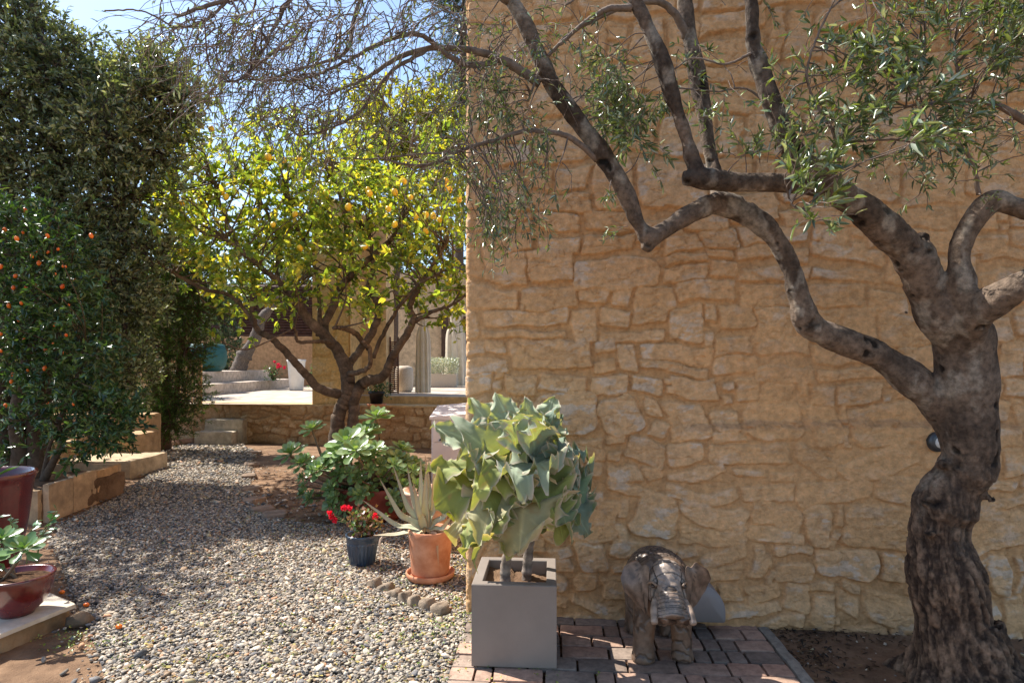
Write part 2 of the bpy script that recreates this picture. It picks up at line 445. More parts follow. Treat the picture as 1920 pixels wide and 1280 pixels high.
def wall_mesh(sv, zv, seed, place, depth=0.016, tonec=None, ledge=None, rubble=-9, joint=0.0065, soft=True, cols=None, **kw):
    S, Z = np.meshgrid(sv, zv)
    h, tone = masonry(S, Z, seed, sv[0], sv[-1], zv[0], zv[-1], rubble_below=rubble, joint=joint, **kw)
    p = np.stack([S.ravel(), Z.ravel(), np.zeros(S.size)], -1)
    big = fbm(p * 1.1 + 3, 3, seed + 3).reshape(S.shape)
    smear = sstep(-.02, .7, big + .35 * fbm(p * 4, 3, seed + 4).reshape(S.shape))       # where plaster half hides the stones
    n1 = fbm(p * np.array((12, 26, 1)), 5, seed + 5, .62).reshape(S.shape)
    n2 = fbm(p * np.array((45, 70, 1)), 3, seed + 6).reshape(S.shape)
    n3 = np.abs(fbm(p * np.array((7, 16, 1)) + 9, 4, seed + 8)).reshape(S.shape)
    k = lerp(.30, .98, 1 - smear * .8) if soft else 1.0
    D = depth * h * k + .0038 * n1 + .0030 * n2 - .007 * sstep(.06, 0.0, n3) * (.4 + .6 * (1 - smear)) + .010 * big
    D = D * (.35 + .65 * sstep(.0, .30, np.abs(S)))
    if ledge is not None: D = D + ledge(S, Z, n1)
    pos, nrm = place(S.ravel(), Z.ravel())
    V = pos + nrm * D.ravel()[:, None]
    base = np.array(cols[0]); stone = np.array(cols[1]); pale = np.array(cols[2]); dark = np.array(cols[3])
    hs = np.clip(h * k, 0, 1)
    face = sstep(.45, .9, hs) * (.15 + .85 * tone)
    C = lerp(base, stone, (face * .9)[..., None])
    rubb = sstep(.1, .5, n1 + .25 * big) * sstep(.3, .8, hs)
    C = lerp(C, pale, (rubb * .5)[..., None])
    wn_ = sstep(.16, .26, fbm(p * np.array((9, 17, 1)) + 31, 5, seed + 20, .65).reshape(S.shape)) * sstep(.5, .9, hs) * sstep(.25, .6, tone)
    C = lerp(C, pale, (wn_ * .75)[..., None])
    gap = sstep(.45, .05, h) * (1 - smear * .6)
    C = C * (1 - .14 * gap)[..., None]
    st = sstep(.25, .6, fbm(p * np.array((2.2, 3.2, 1)) + 77, 5, seed + 12).reshape(S.shape))
    C = lerp(C, dark, (st * .35)[..., None])
    C = C * (1 + .10 * n2 + .10 * big + .10 * (tone - .5) * (hs > .3))[..., None]
    if ledge is not None:
        lm = sstep(.030, .010, np.abs(Z - (1.100 + .035 * n1 - .02 * np.sin(S * 2.1)) + .009)) * sstep(1.12, 1.35, S)
        C = lerp(C, np.array((.60, .32, .15)), (lm * .7)[..., None])
    mb = MB(); mb.add(V, None, grid_faces(len(zv), len(sv)), C.reshape(-1, 3))
    return mb

def house_place(s, z):
    rc = .03
    a = np.clip((s + rc) / (2 * rc), 0, 1) * PI / 2
    n = -np.cos(a)[:, None] * EX - np.sin(a)[:, None] * EY
    n = np.where((s > rc)[:, None], -EY, n); n = np.where((s < -rc)[:, None], -EX, n)
    c = WC + EX * rc + EY * rc
    pos = c + rc * n
    pos = np.where((s > rc)[:, None], WC + EX * s[:, None], pos); pos = np.where((s < -rc)[:, None], WC - EY * s[:, None], pos)
    pos[:, 2] = z
    return pos, n
def house_ledge(S, Z, n1):
    edge = 1.100 + .035 * n1 - .02 * np.sin(S * 2.1)
    on = sstep(1.12, 1.35, S) * (.8 + .25 * np.sin(S * 5 + 1))
    low = on * .060 * (1 - sstep(edge - .030, edge + .012, Z))
    foot = .03 * (1 - sstep(.05, .16, Z)) * (S > .1)
    return low + foot
sv = steps_arr((-6.2, -.3, .05), (-.3, 3.3, .0056), (3.3, 7.5, .06))
zv = steps_arr((-.06, 3.65, .0056), (3.65, 6.6, .06))
house_root = thing('stone_house', 'tall ochre limewashed rubble stone house wall rising behind the elephant and planter', 'house', WC)
part('wall', wall_mesh(sv, zv, 11, house_place, rubble=1.12, ledge=house_ledge, depth=.023,
     cols=((.72, .42, .200), (.69, .44, .24), (.66, .53, .41), (.44, .25, .115))), M['wall'], house_root)
mb = MB(); box(mb, (-.05, -.05, 6.6), (7.6, 6.25, 6.72), fr=W); part('roof', mb, M['plaster'], house_root, False)

# ---- ground
xs = np.concatenate([-np.geomspace(7, 400, 22)[::-1], np.linspace(-6.9, 4.9, 237), np.geomspace(5, 400, 22)])
ys = np.concatenate([-np.geomspace(1.1, 300, 18)[::-1], np.linspace(-1, 12, 261), np.geomspace(12.2, 600, 24)])
X, Y = np.meshgrid(xs, ys); p = np.stack([X.ravel(), Y.ravel(), 0 * X.ravel()], -1)
z = -.012 + .010 * fbm(p * 2.5, 5, 3)
mb = MB(); mb.add(np.c_[X.ravel(), Y.ravel(), z], None, grid_faces(len(ys), len(xs)))
struct('ground', mb, M['soil'])

def inpoly(x, y, poly):
    c = np.zeros(len(x), bool); n = len(poly)
    for i in range(n):
        x0, y0 = poly[i]; x1, y1 = poly[(i + 1) % n]
        cond = ((y0 > y) != (y1 > y)) & (x < (x1 - x0) * (y - y0) / (y1 - y0 + 1e-12) + x0)
        c ^= cond
    return c
gpx = [(90, 1945), (200, 1280), (168, 1180), (128, 1100), (105, 1030), (112, 985), (216, 934), (278, 893), (258, 862), (272, 846), (380, 826), (455, 833), (478, 850), (468, 900), (480, 955), (540, 978), (625, 985), (668, 965), (800, 930), (876, 930), (880, 1150), (880, 1160), (840, 1280), (612, 1945)]
gpoly = [tuple(G(a, b)[:2]) for a, b in gpx]
mb = MB(); bm = bmesh.new(); bm.faces.new([bm.verts.new((a, b, .002)) for a, b in gpoly]); me = bpy.data.meshes.new('gravel_bed'); bm.to_mesh(me); bm.free()
o = link('gravel_bed', me, M['gravelbed']); o['kind'] = 'structure'

def icos(sub):
    bm = bmesh.new(); bmesh.ops.create_icosphere(bm, subdivisions=sub, radius=1)
    V = np.array([v.co[:] for v in bm.verts]); T = np.array([[v.index for v in f.verts] for f in bm.faces]); bm.free()
    return V, T
def scatter_stones(mb, rng, pts, size, tmpl, flat=(.28, .55), zlift=(.0, .012)):
    n = len(pts); tv, tf = tmpl; m = len(tv)
    a = size * rng.lognormal(0, .36, n); b = a * rng.uniform(.5, .9, n); c = a * rng.uniform(*flat, n)
    V = tv[None] * np.stack([a, b, c], -1)[:, None]
    V = V * (1 + .20 * rng.standard_normal((n, m, 1)) * (1 if m < 20 else .55))
    tl = rng.normal(0, .42, n); yaw = rng.uniform(0, 2 * PI, n)
    ct, st = np.cos(tl), np.sin(tl)
    x = V[..., 0] * ct[:, None] + V[..., 2] * st[:, None]; zz = -V[..., 0] * st[:, None] + V[..., 2] * ct[:, None]
    cy, sy = np.cos(yaw), np.sin(yaw)
    xx = x * cy[:, None] - V[..., 1] * sy[:, None]; yy = x * sy[:, None] + V[..., 1] * cy[:, None]
    lift = rng.uniform(*zlift, n) + c * .3
    V = np.stack([xx + pts[:, :1], yy + pts[:, 1:2], zz + lift[:, None]], -1)
    cols = np.array([(.22, .195, .165), (.135, .13, .13), (.30, .26, .21), (.38, .32, .25), (.48, .43, .36), (.24, .17, .11), (.34, .19, .11), (.08, .077, .075), (.32, .27, .16)])
    C = leafcols(rng, n, cols * (1.18, 1.14, 1.08), (22, 16, 22, 14, 6, 8, 2.5, 9, 5), .2)
    T = (tf[None] + np.arange(n)[:, None, None] * m).reshape(-1, 3)
    mb.add(V.reshape(-1, 3), T, None, np.repeat(C, m, 0))
rng = np.random.default_rng(5)
I1, I2 = icos(1), icos(2)
mb = MB()
garr = np.array(gpoly)
def gsample(ya, yb, dens, jitter=0):
    x0, x1 = garr[:, 0].min() - .1, garr[:, 0].max() + .1
    n = int((x1 - x0) * (yb - ya) * dens)
    x = rng.uniform(x0, x1, n); y = rng.uniform(ya, yb, n)
    ex = .05 * fbm(np.c_[x * 2, y * 2, 0 * x], 3, 8) + .06 * rng.standard_normal(n) * (rng.random(n) < .25)
    k = inpoly(x + ex, y + ex * .6, gpoly)
    k &= rng.random(n) > .75 * sstep(.18, .5, fbm(np.c_[x * 1.6, y * 1.6, 0 * x], 4, 61))
    return np.c_[x[k], y[k]]
for ya, yb, dens, sz, tm in ((.9, 2.6, 1500, .016, I1), (2.6, 4.3, 9000, .0084, I2), (4.3, 6.2, 6200, .0095, I1), (6.2, 8.6, 2900, .0125, I1), (8.6, 11.6, 900, .021, I1)):
    scatter_stones(mb, rng, gsample(ya, yb, dens), sz, tm)
# strays on the soil
for cx, cy, r, n in ((*G(150, 1150)[:2], .35, 90), (*G(200, 1290)[:2], .3, 80), (*G(500, 940)[:2], .6, 160), (*G(600, 960)[:2], .6, 130), (*G(480, 880)[:2], .6, 80), (*G(130, 1010)[:2], .3, 70)):
    q = np.c_[rng.normal(cx, r * .6, n), rng.normal(cy, r * .6, n)]
    scatter_stones(mb, rng, q[q[:, 0] < -.3], .015, I1)
struct('gravel', mb, M['pebble'], kind='stuff')
mb = MB()
n = 260; q = np.c_[rng.uniform(1.4, 3.3, n), rng.uniform(2.3, 3.5, n)]
scatter_stones(mb, rng, q, .006, I1, zlift=(-.008, 0))
struct('grit', mb, M['pebble'], kind='stuff')

# ---- brick paving in front of the house
mb = MB(); rng = np.random.default_rng(8)
v = -.135; row = 0
U0, U1 = .015, 1.60
seeds = 0
pc = np.array([(.25, .165, .12), (.28, .17, .12), (.21, .155, .12), (.31, .205, .15), (.19, .145, .115)])
while v > -2.9:
    u = U0; first = True
    while u < U1 - .02:
        w = rng.choice([.085, .16, .235], p=[.28, .32, .40])
        if first: w = rng.choice([.12, .2])
        if U1 - (u + w) < .06: w = U1 - u
        c = pc[rng.integers(len(pc))] * rng.uniform(.85, 1.2)
        z = rng.normal(.014, .0022); tx = rng.normal(0, .006)
        fr = lambda a, b, cz, tx=tx, u=u: W(a, b, cz + (a - u) * tx)
        rough_box(mb, (u + .004, v, -.05), (u + w - .004, v + .117, z), fr=fr, col=c * 1.15, seg=.03, amp=.003, bev=.008, seed=seeds, cvar=.25)
        seeds += 1; u += w; first = False
    v -= .1245; row += 1
struct('brick_paving', mb, M['paver'])
mb = MB(); box(mb, (.0, -2.95, -.04), (1.62, .02, -.004), fr=W)
struct('paving_bed', mb, M['darksoil'], False)
mb = MB()
rough_box(mb, (1.605, -2.9, -.05), (1.665, -.05, .012), fr=W, col=(.25, .22, .18), seg=.03, amp=.010, bev=.012, seed=3, cvar=.3)
struct('paving_kerb', mb, M['paver'])

# ---- terrace with its retaining wall
TA = np.array((-5.75, 11.6)); TB = np.array((-.70, 10.5)); td = (TB - TA) / np.linalg.norm(TB - TA)
tn = np.array((td[1], -td[0]))
def terr_place(s, z):
    pos = np.stack([TA[0] + td[0] * s, TA[1] + td[1] * s, z], -1)
    nrm = np.tile(np.array((tn[0], tn[1], 0)), (len(s), 1))
    return pos, nrm
tw = thing('retaining_wall', 'low mossy rubble wall holding up the sunlit terrace behind the lemon tree', 'wall', (TA[0], TA[1], 0))
part('wall_face', wall_mesh(steps_arr((-4, 5.3, .02)), steps_arr((-.05, .70, .018)), 23, terr_place, depth=.03, soft=False, rubble=9,
     cols=((.42, .25, .12), (.52, .35, .19), (.60, .46, .30), (.12, .10, .05))), M['wall'], tw)
def TW(a, b, z):
    return np.array((TA[0] + td[0] * a - tn[0] * b, TA[1] + td[1] * a - tn[1] * b, z))
mb = MB(); rough_box(mb, (-4, -.03, .69), (5.3, .42, .725), fr=TW, col=(.50, .36, .20), seg=.09, amp=.012, bev=.01, cvar=.3); part('coping', mb, M['limestone'], tw)
mb = MB()
V = [(-14, 12.2, .716), (-.1, 10.75, .716), (-.1, 32, .716), (-26, 32, .716)]
mb.add(V, None, [(0, 1, 2, 3)]); struct('terrace_floor', mb, M['terrace'], False)
mb = MB(); rough_box(mb, (2.15, .45, .60), (5.3, .62, .86), fr=TW, col=(.56, .36, .17), seg=.1, amp=.006, bev=.01); 
o = struct('terrace_kerb', mb, M['limestone'])
mb = MB(); box(mb, (2.15, .61, .70), (5.3, 13, .855), fr=TW); struct('gallery_floor', mb, M['terrace'], False)
mb = MB()
def quadbox(pts, z0, z1, seed, col, seg=.12, amp=.006):
    a, b, c, d = [np.array(q, float) for q in pts]          # a-b front, d-c back
    Lx = np.linalg.norm(b - a); Ly = np.linalg.norm(d - a)
    fr = lambda x, y, z: np.append(a + (b - a) * x / Lx * (1 - y / Ly) + (c - d) * x / Lx * (y / Ly) + (d - a) * y / Ly, z)
    rough_box(mb, (0, 0, z0), (Lx, Ly, z1), fr=fr, col=col, seg=seg, amp=amp, bev=.015, seed=seed, cvar=.12)
ts = thing('terrace_steps', 'two broad pale stone steps on the terrace below the teal pot', 'steps', (-7.6, 15, .716))
quadbox([(-12, 14), (-7.1, 14), (-7.3, 21), (-12, 21)], .70, .985, 4, (.50, .41, .33), .2)
part('step', mb, M['limestone'], ts); mb = MB()
quadbox([(-12, 15), (-7.62, 15), (-7.82, 19.9), (-12, 19.9)], .97, 1.275, 5, (.52, .43, .35), .2)
part('step', mb, M['limestone'], ts)

# ---- background wall with louvres, gallery of the far house
bw = thing('garden_wall', 'ochre wall at the back of the terrace carrying dark brown louvres', 'wall', (-8.2, 21.5, .716))
mb = MB(); rough_box(mb, (-13.5, 21.4, .70), (-6.3, 21.8, 2.45), col=(.50, .31, .17), seg=.15, amp=.02, bev=.02, seed=7, cvar=.15); part('wall_body', mb, M['limestone'], bw)
mb = MB()
for i in range(19):
    z = 2.47 + i * .095
    box(mb, (-11.5, 21.45, z), (-6.4, 21.50, z + .075), fr=lambda x, y, z2, z=z: np.array((x, y + (z2 - z) * .8, z2)))
part('louvre', mb, M['brownwood'], bw, False)
mb = MB()
for x in (-11.5, -9.8, -8.1, -6.45): box(mb, (x, 21.52, 2.45), (x + .07, 21.6, 4.3))
part('louvre_frame', mb, M['brownwood'], bw, False)
mb = MB(); box(mb, (-13.5, 21.62, 2.44), (-6.3, 21.75, 4.3)); part('louvre_backing', mb, M['brownwood'], bw, False)

gh = thing('gallery_house', 'yellow stone gallery with square pillar on the terrace behind the lemon tree', 'house', (-3.2, 12, .716))
def pil_place(s, z):
    return np.stack([-3.62 + s * .99, 11.12 - s * .08, z], -1), np.tile(np.array((-.05, -.998, 0)), (len(s), 1))
part('pillar', wall_mesh(steps_arr((0, .68, .02)), steps_arr((.70, 4.4, .02)), 31, pil_place, depth=.018, rubble=-9,
     cols=((.66, .43, .18), (.64, .46, .24), (.64, .50, .32), (.30, .22, .12))), M['wall'], gh)
mb = MB(); rough_box(mb, (-3.60, 11.17, .70), (-2.94, 12.1, 4.4), col=(.56, .36, .15), seg=.08, amp=.008, bev=.02, seed=9, cvar=.15)
rough_box(mb, (-3.45, 12.1, .70), (-2.48, 12.9, 4.4), col=(.60, .42, .22), seg=.08, amp=.008, bev=.02, seed=10, cvar=.15)
part('pier', mb, M['limestone'], gh)
mb = MB(); rough_box(mb, (-6, 19.6, .70), (4, 19.9, 4.4), col=(.58, .42, .26), seg=.12, amp=.015, bev=.02, seed=11, cvar=.12)
part('back_wall', mb, M['limestone'], gh)
mb = MB()
for x in (-2.25, -1.9, -1.55): rough_box(mb, (x, 19.5, 1.6), (x + .22, 19.6, 3.0), col=(.10, .06, .04), amp=.002, seed=2)
part('shutter', mb, M['limestone'], gh)
mb = MB()
for i in range(26):
    z = .88 + i * .04
    box(mb, (-2.46, 12.35, z), (-2.30, 12.38, z + .026))
box(mb, (-2.47, 12.36, .86), (-2.445, 12.40, 2.0)); box(mb, (-2.31, 12.36, .86), (-2.285, 12.40, 2.0))
sh = obj('louvred_shutter', mb, M['brownwood'], None, False); tag(sh, 'narrow brown louvred panel standing beside the cream curtain', 'shutter')

def curtain(name, X, Y, z0, z1, w, label, seed):
    rng = np.random.default_rng(seed)
    nu, nz = 60, 40; u = np.linspace(0, 1, nu) * 2 * PI; zz = np.linspace(0, 1, nz)
    V = []
    for t in zz:
        ww = w * (1 - .45 * math.exp(-((t - .82) / .10) ** 2)) * (.75 + .25 * math.cos(t * 1.3))
        r = 1 + .16 * np.sin(u * 7 + t * 1.2) + .07 * np.sin(u * 13 + 2 * t)
        V.append(np.stack([X + ww / 2 * r * np.cos(u), Y + ww * .3 * r * np.sin(u), np.full(nu, z0 + (z1 - z0) * t)], -1))
    V = np.concatenate(V); i = np.arange(nz - 1)[:, None] * nu + np.arange(nu)[None, :]; j = np.arange(nz - 1)[:, None] * nu + (np.arange(nu)[None, :] + 1) % nu
    m_ = MB(); m_.add(V, None, np.stack([i, j, j + nu, i + nu], -1).reshape(-1, 4))
    o = obj(name, m_, M['fabric']); tag(o, label, 'curtain', 'cream curtains of the gallery')
curtain('curtain', -1.80, 12.4, .87, 2.6, .27, 'gathered cream curtain beside the round wicker stool, nearer of the two', 1)
curtain('curtain', -1.52, 16.5, .87, 3.0, .50, 'cream curtain tied back farther inside the gallery against the stone house edge', 2)
mb = MB()
for x, y in ((-1.80, 12.4), (-1.52, 16.5)):
    pass
def at(px, py, Y): return P(px, py, Y)
# wicker stool
c = np.array((-2.32, 13.2, .857))
mb = MB(); lathe(mb, [(0, 0), (.15, 0), (.185, .06), (.20, .28), (.19, .48), (.16, .54), (.08, .56), (0, .56)], c, 28)
o = obj('wicker_stool', mb, M['wicker']); tag(o, 'round pale wicker stool standing left of the cream curtain', 'stool')
# wicker planter with grey bushy plants
c = np.array((-2.0, 16.0, .857))
t = thing('wicker_planter', 'dark wicker box planter filled with silvery white bushy plants inside the gallery', 'planter', c)
mb = MB(); rough_box(mb, (-2.35, 15.9, .857), (-1.45, 16.3, 1.2), col=(.3, .2, .13), amp=.006, seed=5); part('basket', mb, M['wicker'], t)
rng = np.random.default_rng(4); n = 2600
q = np.c_[rng.uniform(-2.4, -1.4, n), rng.uniform(15.85, 16.35, n), 1.2 + .42 * rng.random(n) ** .8]
mb = MB(); leaves(mb, q, rdir(rng, n) + (0, 0, .6), rdir(rng, n), .05, .02, leafcols(rng, n, [(.42, .44, .38), (.6, .6, .54), (.25, .3, .22)]), 'diamond'); part('foliage', mb, M['olive_leaf'], t)
# teal pot
c = np.array((-7.98, 16.0, 1.275)); 
t = thing('teal_pot', 'large round teal woven garden pot on the upper terrace step', 'pot', c)
mb = MB(); pr = [(0, 0), (.36, 0), (.46, .14), (.50, .32), (.49, .50), (.43, .68), (.40, .70), (.37, .68), (.36, .5), (0, .5)]
lathe(mb, pr, c, 48, flute=48, famp=.006); part('pot_body', mb, M['teal'], t)
mb = MB(); lathe(mb, [(0, -.001), (.36, -.001), (.38, .03), (.33, .032), (0, .032)], c, 32); part('saucer', mb, M['terracotta_pale'], t)
# tall white pot
c = np.array((-6.15, 17.5, .716))
mb = MB(); lathe(mb, [(0, 0), (.17, 0), (.19, .03), (.245, .80), (.27, .86), (.25, .88), (.22, .86), (.2, .7), (0, .7)], c, 36)
o = obj('white_pot', mb, M['white']); tag(o, 'tall empty white flower pot at the end of the terrace steps', 'pot')
# geraniums behind
def flower_bush(name, c, r, h, label, seed, nf=7, nl=260, group=None):
    rng = np.random.default_rng(seed)
    t = thing(name, label, 'plant', c, group)
    mb = MB(); q = np.asarray(c) + np.c_[rng.normal(0, r * .5, nl), rng.normal(0, r * .5, nl), h * rng.random(nl)]
    leaves(mb, q, rdir(rng, nl) * (1, 1, .3), rdir(rng, nl) * .5 + (0, 0, 1), .06, .06, leafcols(rng, nl, [(.05, .12, .03), (.09, .19, .05)]), 'spoon'); part('foliage', mb, M['succulent'], t)
    for k in range(nf):
        m2 = MB(); cc = np.asarray(c) + (rng.normal(0, r * .6), rng.normal(0, r * .4), h * rng.uniform(.8, 1.35))
        nn = 26; leaves(m2, cc + rdir(rng, nn) * .02, rdir(rng, nn), rdir(rng, nn), .045, .04, leafcols(rng, nn, [(.62, .02, .06), (.75, .04, .12)]), 'spoon'); part('flower', m2, M['petal'], t)
    m3 = MB()
    for k in range(nf * 2):
        a = np.asarray(c); b = a + (rng.normal(0, r * .6), rng.normal(0, r * .5), h * rng.uniform(.7, 1.2)); tube(m3, [a, (a + b) / 2 + rdir(rng) * .02, b], .006, 4, (.12, .1, .05))
    part('stem', m3, M['bark_plain'], t)
flower_bush('geranium', (-7.1, 18.2, .98), .22, .42, 'red flowering geranium on the terrace step left of the tall white pot', 3, 5, group='geraniums on the terrace')
flower_bush('geranium', (-5.75, 18.0, .716), .2, .75, 'red flowering geranium just right of the tall white pot', 6, 6, group='geraniums on the terrace')
# black pot on the retaining wall
c = P(706, 753, 10.65); c[2] = .725
t = thing('black_pot', 'black flower pot on a terracotta saucer on the retaining wall with trailing plant', 'pot', c)
mb = MB(); lathe(mb, [(0, .03), (.10, .03), (.125, .20), (.145, .21), (.145, .25), (.125, .255), (.12, .22), (0, .22)], c, 32); part('pot_body', mb, M['black'], t)
mb = MB(); lathe(mb, [(0, .0), (.15, 0), (.175, .04), (.165, .04), (.14, .018), (0, .018)], c, 32); part('saucer', mb, M['terracotta'], t)
rng = np.random.default_rng(9); n = 330
q = c + np.c_[rng.normal(0, .10, n), rng.normal(0, .08, n), .25 + .20 * rng.random(n)]; q[:90] = c + np.c_[rng.uniform(.08, .24, 90), rng.normal(0, .05, 90), rng.uniform(.1, .4, 90)]
mb = MB(); leaves(mb, q, rdir(rng, n) * (1, 1, .5), rdir(rng, n) * .6 + (0, 0, 1), .05, .025, leafcols(rng, n, [(.05, .11, .03), (.09, .17, .05)]), 'lance'); part('foliage', mb, M['succulent'], t)

# ---- small stone steps, left stair and planter bed
t = thing('stone_steps', 'two small grey limestone steps at the far end of the gravel path', 'steps', (-5.5, 11.2, 0))
mb = MB(); rough_box(mb, (-5.68, 10.95, -.03), (-5.0, 11.3, .24), col=(.42, .35, .26), seg=.05, amp=.015, bev=.02, seed=1, cvar=.35); part('step', mb, M['limestone'], t)
mb = MB(); rough_box(mb, (-5.62, 11.2, -.03), (-4.92, 11.62, .44), col=(.45, .38, .28), seg=.05, amp=.015, bev=.02, seed=2, cvar=.35)
part('step', mb, M['limestone'], t)
t = thing('garden_stair', 'rendered ochre garden stair with low wall left of the gravel path', 'stairs', (-5.2, 8.3, 0))
oc = (.42, .27, .145)
mb = MB(); rough_box(mb, (-5.75, 7.75, -.03), (-4.82, 8.6, .22), col=(.44, .33, .21), seg=.05, amp=.012, bev=.03, seed=3, cvar=.2); part('step', mb, M['limestone'], t)
mb = MB(); rough_box(mb, (-6.4, 8.5, -.03), (-5.28, 9.2, .46), col=oc, seg=.05, amp=.014, bev=.03, seed=4, cvar=.2); part('step', mb, M['limestone'], t)
mb = MB(); rough_box(mb, (-7.2, 9.15, -.03), (-5.42, 9.5, .70), col=oc, seg=.05, amp=.014, bev=.03, seed=5, cvar=.2); part('side_wall', mb, M['limestone'], t)
mb = MB(); rough_box(mb, (-9.5, 8.2, -.03), (-5.9, 8.42, .42), col=oc, seg=.08, amp=.014, bev=.03, seed=6, cvar=.2); part('low_wall', mb, M['limestone'], t)

t = thing('planter_bed', 'raised bed edged with upright sandstone slabs under the kumquat tree', 'planter', (-4.6, 6.1, 0))
a = np.array((-4.24, 5.62)); b = np.array((-4.35, 6.78)); dd = (b - a) / np.linalg.norm(b - a); nn = np.array((dd[1], -dd[0]))
FB = lambda x, y, z: np.array((a[0] + dd[0] * x + nn[0] * y, a[1] + dd[1] * x + nn[1] * y, z))
L = np.linalg.norm(b - a)
for i, (x0, x1, h, cc) in enumerate(((0, .36, .335, (.50, .35, .22)), (.365, .76, .345, (.53, .37, .23)), (.765, L, .33, (.58, .36, .19)))):
    mb = MB(); rough_box(mb, (x0, -.06, -.03), (x1, 0, h), fr=FB, col=cc, seg=.04, amp=.006, bev=.01, seed=20 + i, cvar=.35); part('slab', mb, M['limestone'], t)
mb = MB(); rough_box(mb, (-5.6, 5.56, -.03), (-4.30, 5.62, .29), col=(.42, .29, .17), seg=.05, amp=.006, bev=.01, seed=24, cvar=.35); part('slab', mb, M['limestone'], t)
mb = MB(); rough_box(mb, (-6.2, 6.80, -.03), (-4.37, 6.86, .33), col=(.5, .34, .2), seg=.05, amp=.006, bev=.01, seed=25, cvar=.3); part('slab', mb, M['limestone'], t)
mb = MB(); rough_box(mb, (-6.2, 5.6, .0), (-4.30, 6.83, .25), col=(.2, .1, .05), seg=.04, amp=.03, bev=.02, seed=26); part('soil', mb, M['soil'], t)

# ---- marble slab at the left
t = thing('slab_plinth', 'low plinth topped by a pale marble slab under the red bowl', 'plinth', (-3, 3.2, 0))
pA, pB = P(143, 1131, 3.42), P(-60, 1218, 2.85)
zt = .10
q = [(pA[0], 3.42), (pB[0] - .05, 2.83), (pB[0] - 1.2, 3.5), (pA[0] - .95, 4.0)]
def slab(mb, q, z0, z1, inset, seed, col, amp):
    q = np.array(q); c = q.mean(0); q = c + (q - c) * (1 - inset)
    fr = lambda x, y, z: np.append((q[1] + (q[0] - q[1]) * x) * (1 - y) + (q[2] + (q[3] - q[2]) * x) * y, z)
    ra = MB(); rough_box(ra, (0, 0, z0), (1, 1, z1), fr=fr, col=col, seg=.03, amp=amp, bev=.006, seed=seed, cvar=.3)
    mb.add(np.concatenate(ra.V), None, np.concatenate(ra.Q), np.concatenate(ra.C))
mb = MB(); slab(mb, q, .075, .10, 0, 1, (.6, .5, .4), .0015); part('slab', mb, M['marble'], t)
mb = MB(); slab(mb, q, -.03, .074, .06, 2, (.34, .22, .12), .02); part('base', mb, M['limestone'], t)

# edging stones
rng = np.random.default_rng(77)
I3 = icos(3)
def rock(name, c, r, yaw, tilt, col, label, group, seed, m='limestone', blocky=False, cat='stone'):
    tv, tf = I3
    V = tv.copy()
    if blocky: V = np.sign(V) * np.abs(V) ** .45
    V = V * (1 + .38 * fbm(tv * 1.9 + seed * 5, 5, seed, .6))[:, None]
    V = V * r
    Rm = Matrix.Rotation(yaw, 3, 'Z') @ Matrix.Rotation(tilt, 3, 'Y')
    V = V @ np.array(Rm).T
    mb = MB(); cc = np.tile(col, (len(V), 1)) * (1 + .25 * fbm(tv * 3, 3, seed + 3))[:, None]
    mb.add(V + np.asarray(c), tf, None, cc)
    o = obj(name, mb, M[m]); tag(o, label, cat, group)
    return o
spots = [(700, 1088, 34, 'leftmost and lowest'), (722, 1096, 34, 'second from left'), (738, 1108, 36, 'third from left'), (756, 1114, 38, 'fourth, under the saucer'), (776, 1122, 40, 'fifth from left'), (798, 1128, 42, 'second from planter'), (822, 1136, 46, 'largest, beside the planter')]
for i, (px, py, w, txt) in enumerate(spots):
    g = G(px, py + 10); s = w / FPX * g[1] * .5
    rock('edging_stone', g + (0, 0, .006), (s * 1.15, s * .62, s * .62), R(-50 + rng.normal(0, 8)), R(-28), np.array((.25, .19, .135)) * rng.uniform(.8, 1.15), 'brown edging stone before the aloe pot, ' + txt, 'edging stones in the gravel', 40 + i, blocky=True)
o = rock('boulder', G(150, 1170) + (0, 0, .02), (.07, .05, .045), .3, 0, (.16, .11, .07), 'rounded brown boulder at the corner of the marble slab plinth', None, 3)
n = 15
for i in range(n):
    f = i / (n - 1); px = lerp(262, 372, f); py = lerp(846, 829, f); g = G(px, py)
    where = ['leftmost of the row by the stair', 'second from the stair', 'third from the stair', 'fourth from the stair', 'fifth from the stair', 'sixth from the stair', 'seventh from the stair', 'in the middle of the row', 'just right of the middle', 'sixth from the stone steps', 'fifth from the stone steps', 'fourth from the stone steps', 'third from the stone steps', 'second from the stone steps', 'last before the stone steps'][i]
    mb = MB(); Rm = Matrix.Rotation(R(rng.normal(-20, 8)), 3, 'Z') @ Matrix.Rotation(R(45 + rng.normal(0, 6)), 3, 'Y')
    fr = lambda x, y, z, Rm=Rm, g=g: np.array(Rm @ Vector((x, y, z))) + g + np.array((0, 0, .03))
    rough_box(mb, (-.055, -.05, -.055), (.055, .05, .055), fr=fr, col=np.array((.38, .22, .14)) * rng.uniform(.7, 1.2), seg=.03, amp=.008, bev=.012, seed=i, cvar=.2)
    tag(obj('edging_brick', mb, M['limestone']), 'tilted red edging brick of the conifer bed, ' + where, 'brick', 'tilted bricks edging the conifer bed')
# row of flat stones edging the soil bed
bed = [(478, 850), (472, 872), (468, 895), (470, 918), (476, 940), (492, 958), (515, 968)]
for i, (px, py) in enumerate(bed):
    g = G(px, py)
    where = ['farthest, by the terrace wall', 'second from the terrace wall', 'third from the terrace wall', 'in the middle of the row', 'third from the near end', 'second from the near end', 'nearest the geranium'][i]
    rock('border_stone', g + (0, 0, .01), (.085, .11, .035), rng.uniform(0, 3), 0, np.array((.24, .17, .12)) * rng.uniform(.8, 1.2), 'flat stone between gravel and bare soil bed, ' + where, 'flat stones bordering the soil bed', 60 + i, blocky=True)

